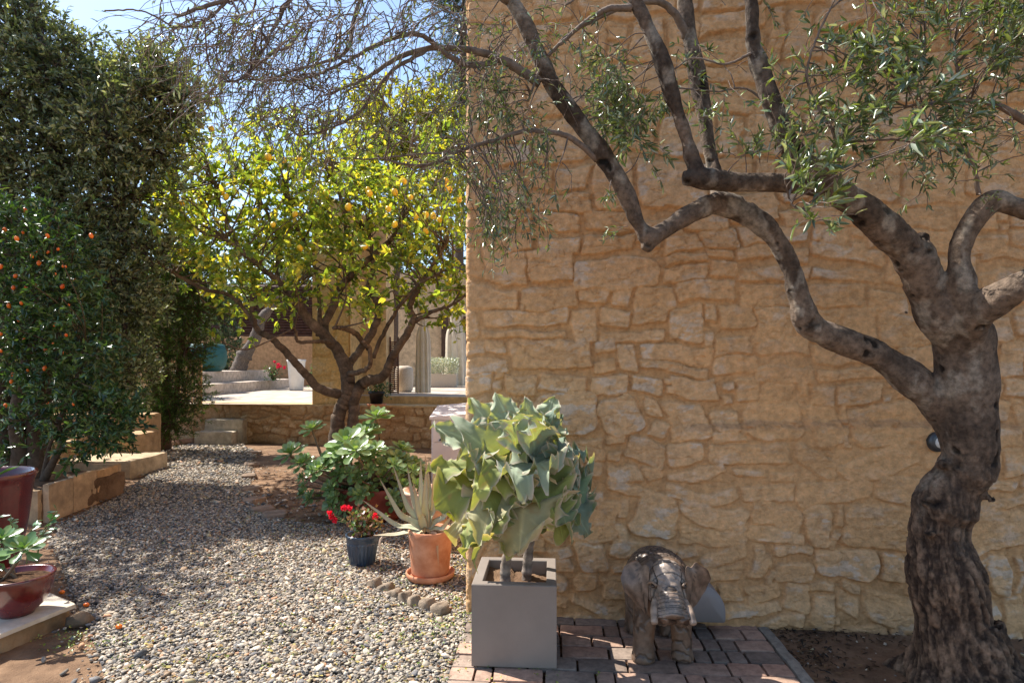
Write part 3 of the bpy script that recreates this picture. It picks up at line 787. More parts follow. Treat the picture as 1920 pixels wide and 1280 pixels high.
# ---- cabinet
c = P(838, 925, 6.75); c[2] = 0
t = thing('meter_cabinet', 'pale pinkish metal meter cabinet behind the square planter plant', 'cabinet', c)
x0, x1, y0, y1 = (809 - 960) / FPX * 6.75, -.42, 6.75, 7.5
mb = MB(); box(mb, (x0, y0, .02), (x1, y1, .86))
mb2 = bmesh.new()
part('cabinet_body', mb, M['cabinet'], t, False)
mb = MB()
V = [(x0 - .02, y0 - .02, .86), (x1, y0 - .02, .90), (x1, y1, .98), (x0 - .02, y1, .94), (x0 - .02, y0 - .02, .83), (x1, y0 - .02, .83), (x1, y1, .83), (x0 - .02, y1, .83)]
mb.add(V, None, [(0, 1, 2, 3), (0, 4, 5, 1), (1, 5, 6, 2), (2, 6, 7, 3), (3, 7, 4, 0)]); part('lid', mb, M['cabinet'], t, False)
mb = MB(); box(mb, (x0 + .012, y0 - .012, .055), (x1 - .012, y0 - .0005, .575)); part('door', mb, M['cabinet'], t, False)
mb = MB(); box(mb, (x0 + .012, y0 - .012, .590), (x1 - .012, y0 - .0005, .82)); part('drawer', mb, M['cabinet'], t, False)
mb = MB(); box(mb, (x0 + .17, y0 - .0135, .64), (x0 + .33, y0 - .0125, .76)); part('label_plate', mb, M['white'], t, False)
mb = MB()
for i in range(7):
    box(mb, (x0 + .18, y0 - .0145, .655 + i * .014), (x0 + .32 - .03 * (i % 3), y0 - .0138, .659 + i * .014))
part('label_print', mb, M['metal'], t, False)
mb = MB(); tube(mb, [(x0 + .10, y0 - .012, .61), (x0 + .10, y0 - .03, .61)], .012, 10); part('lock', mb, M['metal'], t)

# ---- wall spot behind the olive trunk
c = P(1752, 827, 3.30)
t = thing('wall_light', 'small round blue grey wall light half hidden behind the olive trunk', 'lamp', c)
mb = MB()
prof = [(.0, .0), (.05, .0), (.055, -.02), (.05, -.045), (.035, -.05), (0, -.05)]
V0 = MB(); lathe(V0, [(r, z) for r, z in prof], (0, 0, 0), 24)
V = np.concatenate(V0.V); V = np.stack([V[:, 0], V[:, 2], V[:, 1]], -1) + c
mb.add(V, None, np.concatenate(V0.Q)[:, ::-1]); part('housing', mb, M['metal'], t)
V0 = MB(); lathe(V0, [(0, 0), (.03, 0), (.03, -.004), (0, -.004)], (0, 0, 0), 20); V = np.concatenate(V0.V); V = np.stack([V[:, 0], V[:, 2] - .0505, V[:, 1]], -1) + c
mb = MB(); mb.add(V, None, np.concatenate(V0.Q)[:, ::-1]); part('lens', mb, M['white'], t)

# ---- grey quarter round box behind the elephant
u0 = 1.02; 
t = thing('grey_housing', 'grey plastic housing with rounded top on the wall foot behind the elephant', 'box', W(1.2, -.1, .12))
pf = []
x0, x1, z0, z1, rr = .95, 1.40, .075, .285, .17
pf = [(x0, z0), (x1 - .012, z0), (x1 - .003, z0 + .003), (x1, z0 + .012)]
for k in range(15):
    a_ = k / 14 * PI / 2; pf.append((x1 - rr + rr * math.cos(a_) if k else x1, z1 - rr * .92 + rr * .92 * math.sin(a_)))
pf.append((x0, z1)); pf = np.array(pf)
n = len(pf); mb = MB()
cen = pf.mean(0)
ring = lambda s, v: np.array([W(*( (cen + (q - cen) * s)[0], v, (cen + (q - cen) * s)[1])) for q in pf])
Vs = np.concatenate([ring(1, -.03), ring(1, -.20), ring(.985, -.212), ring(.96, -.217)])
k = np.arange(n); kn = (k + 1) % n; Q = np.concatenate([np.stack([k + r * n, kn + r * n, kn + (r + 1) * n, k + (r + 1) * n], -1) for r in range(3)])
mb.add(np.concatenate([Vs, [W(cen[0], -.217, cen[1])]]), np.stack([3 * n + k, 3 * n + kn, np.full(n, 4 * n)], -1), Q); part('housing', mb, M['greybox'], t)
mb = MB(); box(mb, (1.085, -.2205, .10), (1.165, -.2185, .21), fr=W); part('label_plate', mb, M['white'], t, False)
mb = MB()
for i in range(5): box(mb, (1.14, -.2225, .113 + i * .018), (1.16, -.2212, .118 + i * .018), fr=W)
part('label_print', mb, M['metal'], t, False)

def remesh(mb, voxel, smooth=3):
    me = mb.mesh('tmp'); ob = bpy.data.objects.new('tmp', me); COL.objects.link(ob)
    md = ob.modifiers.new('r', 'REMESH'); md.mode = 'VOXEL'; md.voxel_size = voxel
    if smooth:
        sm = ob.modifiers.new('s', 'SMOOTH'); sm.iterations = smooth; sm.factor = .5
    dg = bpy.context.evaluated_depsgraph_get()
    e = ob.evaluated_get(dg).to_mesh()
    n = len(e.vertices); V = np.zeros(n * 3, np.float32); e.vertices.foreach_get('co', V); N = np.zeros(n * 3, np.float32)
    e.vertex_normals.foreach_get('vector', N) if hasattr(e, 'vertex_normals') else e.vertices.foreach_get('normal', N)
    Q = []; T = []
    ls = np.zeros(len(e.polygons), np.int32); lt = np.zeros(len(e.polygons), np.int32); vi = np.zeros(len(e.loops), np.int32)
    e.polygons.foreach_get('loop_start', ls); e.polygons.foreach_get('loop_total', lt); e.loops.foreach_get('vertex_index', vi)
    q = ls[lt == 4]; Q = np.stack([vi[q + k] for k in range(4)], -1); t = ls[lt == 3]; T = np.stack([vi[t + k] for k in range(3)], -1) if len(t) else None
    bpy.data.objects.remove(ob); bpy.data.meshes.remove(me)
    return V.reshape(-1, 3).astype(float), N.reshape(-1, 3).astype(float), Q, T

# ================================================================== POTS
# square planter
PU0, PU1, PV0, PV1, PH = .114, .512, -.640, -.225, .402
t = thing('square_planter', 'tall square taupe planter standing on the brick paving at the house corner', 'planter', W(.31, -.43, .014))
mb = MB(); k = .045; bo = .0015
zb = .016
def sqring(u0, v0, u1, v1, z): return [W(u0, v0, z), W(u1, v0, z), W(u1, v1, z), W(u0, v1, z)]
rings = [sqring(PU0 + .004, PV0 + .004, PU1 - .004, PV1 - .004, zb), sqring(PU0, PV0, PU1, PV1, zb + .004), sqring(PU0, PV0, PU1, PV1, PH - .004), sqring(PU0 + .004, PV0 + .004, PU1 - .004, PV1 - .004, PH),
         sqring(PU0 + k, PV0 + k, PU1 - k, PV1 - k, PH), sqring(PU0 + k + .003, PV0 + k + .003, PU1 - k - .003, PV1 - k - .003, PH - .003), sqring(PU0 + k + .003, PV0 + k + .003, PU1 - k - .003, PV1 - k - .003, .2)]
V = np.array([p_ for r_ in rings for p_ in r_]); Q = []
for r_ in range(len(rings) - 1):
    for i in range(4): Q.append((r_ * 4 + i, r_ * 4 + (i + 1) % 4, r_ * 4 + 4 + (i + 1) % 4, r_ * 4 + 4 + i))
mb.add(V, None, Q); part('planter_body', mb, M['taupe'], t, False)
mb = MB(); n = 24; g = np.linspace(0, 1, n); A, B = np.meshgrid(g, g); pp = np.stack([A.ravel() * 5, B.ravel() * 5, 0 * A.ravel()], -1)
zz = .335 + .022 * fbm(pp, 4, 2) + .02 * (A.ravel() < .4)
V = np.array([W(lerp(PU0 + k, PU1 - k, a_), lerp(PV0 + k, PV1 - k, b_), z_) for a_, b_, z_ in zip(A.ravel(), B.ravel(), zz)])
mb.add(V, None, grid_faces(n, n)); part('soil', mb, M['soil'], t)

# felt plant (large wavy silver leaves)
def stemtube(pts, r0, r1, n, seed, col, bumps=.25):
    s = spline(pts, n); rng = np.random.default_rng(seed)
    rad = np.linspace(r0, r1, n) * (1 + bumps * np.abs(np.sin(np.arange(n) * 1.35)) + .08 * rng.standard_normal(n))
    m_ = MB(); tube(m_, s, rad, 12, np.array(col) * (1 + .35 * np.sin(np.arange(n) * 1.35 + 1))[:, None]); return m_
fp = thing('felt_bush', 'tall leafy plant with big wavy silver green felted leaves in the square planter', 'plant', W(.27, -.46, .34))
s1b, s2b = W(.262, -.47, .32), W(.36, -.36, .32)
H1, H2 = P(962, 880, 2.98), P(1022, 905, 3.10)
part('stem', stemtube([s1b, s1b + (.0, 0, .12), (s1b + H1) / 2 + (.015, 0, .05), H1, H1 + (.0, 0, .12)], .024, .015, 46, 1, (.25, .20, .16)), M['bark_plain'], fp)
part('stem', stemtube([s2b, s2b + (.01, 0, .14), (s2b + H2) / 2 + (-.01, 0, .08), H2, H2 + (-.01, 0, .12)], .023, .015, 46, 2, (.20, .16, .13)), M['bark_plain'], fp)
def feltleaf(base, tip, width, up, seed, col, bend=.18, fold=.18, ruf=.10, petiole=.12, droop=0.0):
    rng = np.random.default_rng(seed)
    base = np.asarray(base, float); tip = np.asarray(tip, float); d = tip - base; L = np.linalg.norm(d); d = d / L
    up = np.asarray(up, float) + rng.normal(0, .18, 3); sd = unit(np.cross(up, d)); nr = np.cross(d, sd)
    nt, ns = 34, 21
    t_ = np.linspace(0, 1, nt); s_ = np.linspace(-1, 1, ns)
    T_, S_ = np.meshgrid(t_, s_, indexing='ij')
    shape = np.interp(t_, [0, .03, .10, .22, .34, .45, .58, .70, .82, .92, 1.0], [.10, .52, .88, .98, .86, .88, .66, .56, .34, .20, .0])
    ph = rng.uniform(0, 6)
    lob = 1 + (.10 * np.sin(T_ * 24 + ph + 1.2 * (S_ > 0)) + .10 * np.sin(T_ * 53 + ph * 2)) * sstep(.45, .95, np.abs(S_))
    back = -.16 * np.abs(S_) ** 1.5 * (1 - T_) ** 3                       # heart-shaped base
    wv = shape[:, None] * .5 * width * lob
    zz = fold * width * np.abs(S_) ** 1.3 * shape[:, None] + ruf * width * S_ ** 2 * np.sin(T_ * 15 + ph + S_ * 2.2) + .25 * ruf * width * np.sin(T_ * 31 + S_ * 3 + ph) * np.abs(S_) ** 3
    zz = zz + .05 * width * fbm(np.stack([T_.ravel() * 4 + seed, S_.ravel() * 2.2, 0 * S_.ravel()], -1), 3, seed).reshape(T_.shape) + .065 * width * np.sin(T_ * 47 + S_ * 2 + ph) * np.abs(S_) ** 4 + rng.normal(0, .12) * width * S_
    zz = zz + bend * L * (4 * T_ * (1 - T_)) * .5 - droop * L * T_ ** 3
    V = base + d * ((T_ + back) * L * (1 - petiole * .0))[..., None] + sd * (S_ * wv)[..., None] + nr * zz[..., None]
    V = V.reshape(-1, 3)
    col = np.asarray(col, float)
    vein = np.exp(-(S_ / .05) ** 2) * .40 + .22 * sstep(.22, .0, np.abs(np.sin(T_ * 13 - np.abs(S_) * 5)))
    c = col * (1 + vein[..., None] + .10 * fbm(np.stack([T_.ravel() * 4 + seed, S_.ravel() * 3, 0 * S_.ravel()], -1), 3, 1).reshape(T_.shape)[..., None])
    rim = sstep(.86, 1, np.abs(S_))[..., None]
    c = c * (1 - rim) + np.array((.50, .42, .32)) * rim
    sp = sstep(.42, .6, fbm(np.stack([T_.ravel() * 7 + seed * 2.3, S_.ravel() * 5, 0 * S_.ravel()], -1), 3, 5)).reshape(T_.shape)[..., None]
    c = c * (1 - .45 * sp) + np.array((.34, .20, .09)) * .45 * sp
    m_ = MB(); m_.add(V, None, grid_faces(nt, ns), c.reshape(-1, 3))
    return m_
SG = (.28, .33, .22); SB = (.17, .23, .17); OG = (.22, .25, .075); TN = (.34, .31, .17)
FL = [  # base px, tip px, base Y, tip Y, width, colour, droop
 (985, 850, 928, 735, 3.00, 2.98, .17, SG, 0), (995, 845, 985, 745, 3.02, 2.95, .15, SG, 0), (1000, 850, 1040, 742, 3.05, 3.10, .15, SG, 0), (1010, 850, 1043, 765, 3.05, 2.95, .12, SB, 0),
 (970, 860, 878, 745, 2.98, 3.05, .18, SG, 0), (960, 865, 812, 792, 2.96, 2.92, .20, SG, .05), (965, 870, 858, 800, 2.95, 2.75, .17, SG, .1), (1010, 865, 1062, 800, 3.1, 3.15, .16, SB, .05),
 (960, 880, 803, 868, 2.96, 2.85, .20, OG, .12), (955, 885, 812, 935, 2.96, 2.80, .17, OG, .1), (980, 860, 945, 790, 2.9, 2.68, .17, SG, .05), (1000, 860, 1000, 790, 2.92, 2.70, .17, SG, .05),
 (1015, 865, 1100, 840, 3.1, 3.12, .20, SB, .12), (1020, 880, 1112, 885, 3.1, 3.12, .20, SB, .18), (1015, 880, 1082, 905, 3.0, 2.85, .22, SB, .15), (1020, 890, 1105, 965, 3.1, 3.05, .20, (.16, .24, .14), .12),
 (1010, 890, 1085, 985, 3.05, 2.98, .18, (.17, .24, .13), .1), (1000, 880, 1040, 960, 2.95, 2.72, .26, OG, .12), (985, 885, 975, 1030, 2.92, 2.66, .30, TN, .1), (970, 890, 925, 985, 2.92, 2.70, .24, OG, .1),
 (955, 895, 862, 1035, 2.92, 2.74, .22, OG, .1), (950, 890, 895, 1015, 2.92, 2.66, .20, TN, .12), (970, 870, 905, 870, 2.9, 2.66, .20, OG, .15), (1000, 870, 1030, 870, 2.9, 2.64, .20, SG, .15),
 (985, 870, 960, 890, 2.9, 2.60, .20, SG, .2), (960, 870, 872, 838, 2.92, 2.75, .17, SG, .15), (1010, 870, 1070, 840, 2.95, 2.80, .17, SB, .15), (1020, 900, 1060, 1000, 3.1, 3.15, .18, (.14, .20, .1), .1),
 (990, 890, 1010, 1000, 3.0, 2.95, .18, (.16, .22, .1), .1), (955, 890, 838, 965, 2.98, 3.0, .16, (.24, .26, .05), .1), (1000, 860, 1055, 775, 3.12, 3.25, .14, SB, 0), (975, 850, 905, 770, 3.05, 3.2, .14, SG, 0),
 (950, 900, 872, 1020, 3.0, 2.95, .18, OG, .1), (1000, 900, 1062, 1010, 3.02, 2.88, .19, OG, .1), (975, 900, 948, 1045, 2.96, 2.78, .18, (.30, .31, .09), .1), (1025, 900, 1108, 1000, 3.1, 3.02, .18, SB, .1), (960, 890, 835, 1000, 2.98, 2.86, .17, TN, .1), (962, 905, 885, 1050, 2.94, 2.70, .20, OG, .1), (1010, 905, 1080, 1010, 3.0, 2.84, .18, (.17, .22, .12), .1),
 (945, 880, 810, 905, 3.0, 3.08, .16, (.34, .33, .06), .1),
 (990, 845, 965, 775, 2.95, 2.85, .12, SG, 0), (1005, 848, 1020, 780, 2.98, 2.88, .12, SG, 0), (1015, 895, 1110, 930, 3.15, 3.22, .18, (.15, .22, .14), .15), (970, 880, 890, 905, 2.94, 2.62, .17, (.30, .33, .10), .2)]
for i, (bx, by, tx, ty, yb, yt, wd, col, dr) in enumerate(FL):
    b_ = P(bx, by, yb); t_ = P(tx, ty, yt); v_ = t_ - b_
    b2 = b_ + v_ * .12
    rng = np.random.default_rng(300 + i)
    m_ = feltleaf(b2, t_, wd * 1.5, (v_[0] * .4, -.45 + v_[1] * .3, 1.0 if v_[2] < .12 else .25), 300 + i, np.array(col) * rng.uniform(.85, 1.15), droop=dr * .8 + rng.uniform(0, .06), ruf=rng.uniform(.09, .17), fold=rng.uniform(-.12, .14), bend=rng.uniform(.0, .22))
    hd = H1 if bx < 995 else H2
    tube(m_, spline([hd + (0, 0, rng.uniform(-.06, .1)), (hd + b_) / 2 + (0, 0, .02), b_, b2 + v_ * .05], 8), .007, 6, np.array(col) * 1.25)
    part('leaf', m_, M['felt'], fp)

# terracotta pot with aloe
g = G(802, 1099); ac = np.array((g[0], g[1] + .13, 0))
px2m = ac[1] / FPX
t = thing('terracotta_pot', 'round orange terracotta pot on a saucer in the gravel holding the aloe', 'pot', ac)
mb = MB(); lathe(mb, [(0, .045), (.122, .045), (.126, .06), (.142, .27), (.146, .30), (.148, .335), (.143, .340), (.134, .338), (.128, .30), (0, .30)], ac, 48); part('pot_body', mb, M['terracotta'], t)
mb = MB(); lathe(mb, [(0, .008), (.135, .008), (.158, .03), (.162, .058), (.155, .062), (.15, .045), (.13, .03), (0, .03)], ac, 48); part('saucer', mb, M['terracotta'], t)
mb = MB(); lathe(mb, [(.132, .300), (.09, .312), (.04, .318), (0.001, .318)], ac, 24); part('soil', mb, M['darksoil'], t)
al = thing('aloe', 'spiky pale green aloe with long upright leaves in the round terracotta pot', 'plant', ac + (0, 0, .31))
AY = ac[1]
AL = [  # tip px, dY, mid px, width m, colour
 (680, 937, .02, (745, 985), .040), (712, 897, -.03, (752, 965), .046), (737, 872, .06, (765, 950), .040), (764, 875, .10, (776, 940), .036), (789, 861, .04, (790, 930), .042), (800, 870, -.05, (797, 945), .050),
 (797, 853, .10, (806, 930), .040), (812, 905, .02, (812, 955), .046), (858, 918, -.02, (832, 968), .042), (850, 963, -.08, (828, 990), .038), (700, 1003, -.08, (745, 1001), .036), (822, 1060, -.16, (818, 1003), .022),
 (714, 1060, -.12, (716, 1008), .024), (775, 905, -.10, (786, 960), .046), (815, 860, .08, (812, 930), .034), (760, 1000, -.12, (780, 1002), .03)]
cb = P(797, 1012, AY); cb[2] = .33
for i, (tx, ty, dy, (mx, my), w) in enumerate(AL):
    tip = P(tx, ty, AY + dy); mid = P(mx, my, AY + dy * .6 - .01); st = cb + (unit(mid - cb) * .012)
    s = spline([st, (st * .45 + mid * .55) + (0, 0, .004), mid, tip * .5 + mid * .5 + (tip - cb) * .02, tip], 20)
    tt = np.linspace(0, 1, 20); wd = 1.25 * w * np.interp(tt, [0, .1, .3, .7, 1], [.75, 1, .95, .5, .04])
    tg = unit(np.gradient(s, axis=0)); out = unit(tip - cb) * (1, 1, .1); 
    upv = unit(np.cross(np.cross(tg, np.array((out[0], out[1] - .4, .9))), tg)); sd = np.cross(tg, upv)
    ringp = [(-1, .22), (-.6, .02), (0, -.10), (.6, .02), (1, .22), (.55, -.22), (0, -.40), (-.55, -.22)]
    V = np.concatenate([s + sd * (a_ * wd * .5)[:, None] + upv * (b_ * wd * .6)[:, None] for a_, b_ in ringp]).reshape(8, 20, 3).transpose(1, 0, 2).reshape(-1, 3)
    ii = np.arange(19)[:, None] * 8 + np.arange(8)[None]; jj = np.arange(19)[:, None] * 8 + (np.arange(8)[None] + 1) % 8
    rng = np.random.default_rng(i); cA = np.array((.44, .46, .31)) * rng.uniform(.85, 1.15); cB = np.array((.42, .25, .14))
    if i in (11, 12): cA = np.array((.42, .30, .2))
    f = (tt ** 2.2 * .8)[:, None, None]; edge = np.array([.6, 0, 0, 0, .6, 0, 0, 0])[None, :, None]
    c = cA * (1 - f) + cB * f; c = c * (1 - edge) + np.array((.45, .32, .25)) * edge
    m_ = MB(); m_.add(V, None, np.stack([ii, jj, jj + 8, ii + 8], -1).reshape(-1, 4), c.reshape(-1, 3)); part('leaf', m_, M['aloe'], al)
mb = MB(); rng = np.random.default_rng(3)
for k in range(26):
    a_ = rng.uniform(0, 2 * PI); b_ = cb + (math.cos(a_) * .06, math.sin(a_) * .06, -.03); tube(mb, [b_, b_ + (0.01, 0, .03), cb + (0, 0, rng.uniform(.0, .02))], .006, 5, (.45, .35, .2))
part('dry_stubs', mb, M['bark_plain'], al)

# blue pot with geranium
g = G(673, 1067); bc = np.array((g[0], g[1] + .10, 0))
t = thing('blue_pot', 'dark blue glazed pot with vertical ribs standing in the gravel', 'pot', bc)
mb = MB(); lathe(mb, [(0, .012), (.082, .012), (.086, .02), (.108, .155), (.110, .165), (.106, .172), (.113, .18), (.111, .198), (.117, .203), (.119, .222), (.115, .226), (.107, .222), (.100, .19), (0, .19)], bc, 96, flute=24, famp=.0035, frange=(.02, .156)); part('pot_body', mb, M['blueglaze'], t)
mb = MB(); lathe(mb, [(.104, .195), (.06, .205), (.001, .21)], bc, 24); part('soil', mb, M['darksoil'], t)
gt = thing('red_geranium', 'small half dry geranium with red blooms growing in the blue pot', 'plant', bc + (0, 0, .2))
rng = np.random.default_rng(12)
mb = MB(); stems = []
for k in range(20):
    a_ = rng.uniform(0, 2 * PI); r_ = rng.uniform(.03, .13); tip = bc + (math.cos(a_) * r_, math.sin(a_) * r_ * .8, .2 + rng.uniform(.05, .19)); stems.append(tip)
    tube(mb, spline([bc + (math.cos(a_) * .03, math.sin(a_) * .03, .2), (bc + (0, 0, .2) + tip) / 2 + rdir(rng) * .015, tip], 7), .0035, 5, (.16, .10, .06))
part('stem', mb, M['bark_plain'], gt)
n = 520; q = np.array(stems)[rng.integers(0, 20, n)] * .6 + (bc + (0, 0, .27)) * .4 + rng.normal(0, .035, (n, 3)) * (1, 1, .9)
cols = leafcols(rng, n, [(.10, .17, .05), (.16, .22, .08), (.24, .12, .07), (.30, .18, .11), (.16, .07, .04)], (3, 2, 3, 3, 2))
mb = MB(); leaves(mb, q, rdir(rng, n), rdir(rng, n) * .7 + (0, 0, .6), .030, .028, cols, 'spoon'); part('foliage', mb, M['succulent'], gt)
for (px, py) in ((622, 968), (628, 975), (655, 952), (703, 967), (645, 951), (618, 962)):
    c = P(px, py, bc[1] - .04); mb = MB(); nn = 34; leaves(mb, c + rdir(rng, nn) * .008, rdir(rng, nn), rdir(rng, nn), .019, .018, leafcols(rng, nn, [(.70, .01, .035), (.8, .03, .07)]), 'spoon'); part('flower', mb, M['petal'], gt)
    m_ = MB(); tube(m_, spline([bc + (0, 0, .22), (bc + (0, 0, .22) + c) / 2 + (0, 0, .02), c], 7), .002, 4, (.15, .2, .06)); part('flower_stalk', m_, M['bark_plain'], gt)

# tall pedestal urn behind the aloe
uc = np.array((P(806, 950, 5.0)[0], 5.0, 0))
t = thing('ribbed_urn', 'tall sunbleached terracotta urn with ribbed base behind the aloe pot', 'urn', uc)
mb = MB(); lathe(mb, [(0, 0), (.15, 0), (.155, .03), (.135, .06), (.133, .09), (.139, .10), (.133, .11), (.139, .125), (.133, .14), (.139, .155), (.133, .17), (.139, .185), (.135, .20), (.15, .27), (.195, .36), (.215, .39), (.228, .395), (.232, .41), (.22, .42), (.20, .415), (.18, .37), (0, .37)], uc, 48); part('urn_body', mb, M['terracotta_pale'], t)
mb = MB(); lathe(mb, [(.195, .374), (.1, .385), (.001, .39)], uc, 24); part('soil', mb, M['darksoil'], t)
tc = P(830, 990, 4.75); 
rock('log_post', np.array((tc[0], 4.75, .11)), (.035, .035, .13), 0, 0, (.50, .27, .12), 'short upright orange brown wooden post behind the terracotta pot', None, 8, blocky=True, cat='post')

# red trough pot with aeonium bush
rc_ = np.array((P(705, 985, 5.7)[0], 5.75, 0))
t = thing('red_trough', 'large dark red bowl pot in the gravel below the succulent bush', 'pot', rc_)
mb = MB(); lathe(mb, [(0, 0), (.22, 0), (.27, .05), (.385, .28), (.40, .32), (.385, .325), (.36, .30), (0, .28)], rc_, 56); part('pot_body', mb, M['redmatte'], t)
mb = MB(); lathe(mb, [(.365, .295), (.2, .31), (.001, .32)], rc_, 24); part('soil', mb, M['darksoil'], t)

def rosette(mb, c, up, size, rng, cols, n=20, flat=.55):
    up = unit(up); a_ = unit(np.cross(up, (.3, .8, .1))); b_ = np.cross(up, a_)
    k = np.arange(n); th = k * 2.39996; f = k / n
    el = lerp(R(75), R(-12), f ** .8)
    d = (np.cos(th)[:, None] * a_ + np.sin(th)[:, None] * b_) * np.cos(el)[:, None] + up * np.sin(el)[:, None]
    L = size * lerp(.35, 1.0, np.sqrt(f)) * rng.uniform(.9, 1.1, n)
    leaves(mb, c + d * size * .04, d, np.tile(up, (n, 1)) + .001 * d, L, L * .52, leafcols(rng, n, cols, None, .1), 'spoon')
ab = thing('aeonium_bush', 'spreading succulent bush with glossy green leaf rosettes growing in the dark red pot', 'plant', rc_ + (0, 0, .3))
rng = np.random.default_rng(21)
AC = [(.13, .21, .07), (.17, .26, .09), (.10, .17, .06), (.22, .29, .12)]
mbL, mbS = MB(), MB()
root = rc_ + (0, 0, .3)
big = [(585, 805, 5.6, .12), (545, 850, 5.5, .14), (566, 868, 5.4, .11), (650, 830, 5.3, .17), (672, 818, 5.5, .15), (635, 850, 5.25, .12), (706, 782, 5.7, .15), (690, 810, 5.6, .13), (752, 842, 5.8, .12), (735, 862, 5.6, .12), (775, 870, 5.8, .12), (600, 880, 5.3, .12), (700, 845, 5.3, .12), (668, 845, 5.1, .14)]
for (px, py, Y_, s_) in big:
    c = P(px, py, Y_); out = unit(c - root)
    up = unit(out * .5 + (0, -.35, .9)); rosette(mbL, c, up, s_ * 1.12, rng, [(.17, .26, .09), (.22, .32, .12), (.13, .21, .07), (.28, .36, .16)], 22)
    st = root + rdir(rng) * (.18, .14, .02); mid = (st * .5 + c * .5) + (out[0] * .10, 0, -.07)
    tube(mbS, spline([st, mid, c - up * .06, c], 14), np.linspace(.015, .010, 14), 7, (.20, .15, .10))
for k in range(120):
    px, py = rng.uniform(565, 800), rng.uniform(850, 965)
    if (px - 680) ** 2 / 120 ** 2 + (py - 905) ** 2 / 62 ** 2 > 1: continue
    Y_ = rng.uniform(5.15, 6.1); c = P(px, py, Y_); out = unit(c - root); up = unit(out * .8 + (0, -.3, .6)); s_ = rng.uniform(.07, .105)
    rosette(mbL, c, up, s_, rng, AC, 16)
    st = root + rdir(rng) * (.2, .15, .02)
    tube(mbS, spline([st, (st + c) / 2 + (0, 0, -.03), c], 9), np.linspace(.012, .007, 9), 6, (.15, .11, .08))
part('foliage', mbL, M['succulent'], ab); part('stem', mbS, M['bark_plain'], ab)

# left side: large red pot, red bowl and their plants
lc = P(-32, 1000, 3.95); lc[2] = 0.0
t = thing('large_red_pot', 'big glossy dark red glazed pot cut by the left edge of the view', 'pot', lc)
mb = MB(); lathe(mb, [(0, 0), (.15, 0), (.16, .03), (.20, .2), (.235, .42), (.262, .66), (.275, .70), (.285, .715), (.28, .735), (.262, .735), (.25, .70), (.22, .62), (0, .62)], lc, 64); part('pot_body', mb, M['redglaze'], t)
mb = MB(); lathe(mb, [(.235, .63), (.12, .66), (.001, .67)], lc, 24); part('soil', mb, M['darksoil'], t)
t = thing('agave', 'green pointed leaves growing in the big dark red glazed pot', 'plant', lc + (0, 0, .65))
mb = MB(); rng = np.random.default_rng(2)
n = 9; a_ = rng.uniform(0, 2 * PI, n); el = rng.uniform(.15, 1.2, n); d = np.stack([np.cos(a_) * np.cos(el), np.sin(a_) * np.cos(el), np.sin(el)], -1)
leaves(mb, lc + (0, 0, .66) + d * .03, d, np.tile((0, 0, 1.), (n, 1)), rng.uniform(.14, .22, n), .04, leafcols(rng, n, [(.10, .2, .07), (.15, .25, .1)]), 'lance'); part('foliage', mb, M['succulent'], t)
bcw = P(32, 1157, 3.28); bcw[2] = .10
t = thing('red_bowl', 'shallow dark red glazed bowl pot standing on the marble slab', 'pot', bcw)
mb = MB(); lathe(mb, [(0, 0), (.075, 0), (.08, .012), (.12, .05), (.152, .11), (.165, .17), (.172, .205), (.168, .212), (.158, .206), (.15, .17), (0, .165)], bcw, 56); part('pot_body', mb, M['redglaze'], t)
mb = MB(); lathe(mb, [(.152, .18), (.08, .19), (.001, .195)], bcw, 24); part('soil', mb, M['darksoil'], t)
mb = MB(); box(mb, (bcw[0] - .02, bcw[1] - .16, .268), (bcw[0] + .10, bcw[1] - .148, .298)); 
t = thing('small_aeonium', 'young succulent rosettes on short stems in the dark red bowl', 'plant', bcw + (0, 0, .19))
mbL, mbS = MB(), MB(); rng = np.random.default_rng(31)
for (px, py, Y_, s_) in ((44, 1030, 3.2, .10), (2, 1012, 3.4, .09), (-20, 1050, 3.3, .1)):
    c = P(px, py, Y_); rosette(mbL, c, (0.1, -.45, .9), s_ * 1.15, rng, [(.09, .17, .06), (.12, .21, .07), (.17, .25, .08)], 18)
    b_ = bcw + (rng.normal(0, .04), rng.normal(0, .03), .19); tube(mbS, spline([b_, (b_ + c) / 2 + (.01, 0, 0), c], 8), .008, 7, (.16, .12, .08))
part('foliage', mbL, M['succulent'], t); part('stem', mbS, M['bark_plain'], t)
t = thing('weedy_shoot', 'thin leafy shoot with bluish green leaves behind the red bowl', 'plant', G(60, 1060))
mbL, mbS = MB(), MB()
for (ax, ay, bx, by) in ((60, 1060, 108, 958), (70, 1060, 92, 985), (50, 1060, 70, 975), (40, 1050, 20, 965)):
    s = spline([P(ax, ay + 60, 3.75), P((ax + bx) / 2 - 8, (ay + by) / 2, 3.7), P(bx, by, 3.6)], 12); tube(mbS, s, .003, 5, (.12, .15, .06))
    n = 12; q = s[rng.integers(4, 12, n)]; leaves(mbL, q, rdir(rng, n) * (1, 1, .5), np.tile((0, -.3, 1.), (n, 1)), .05, .032, leafcols(rng, n, [(.07, .16, .08), (.1, .2, .1)]), 'spoon')
part('foliage', mbL, M['succulent'], t); part('stem', mbS, M['bark_plain'], t)

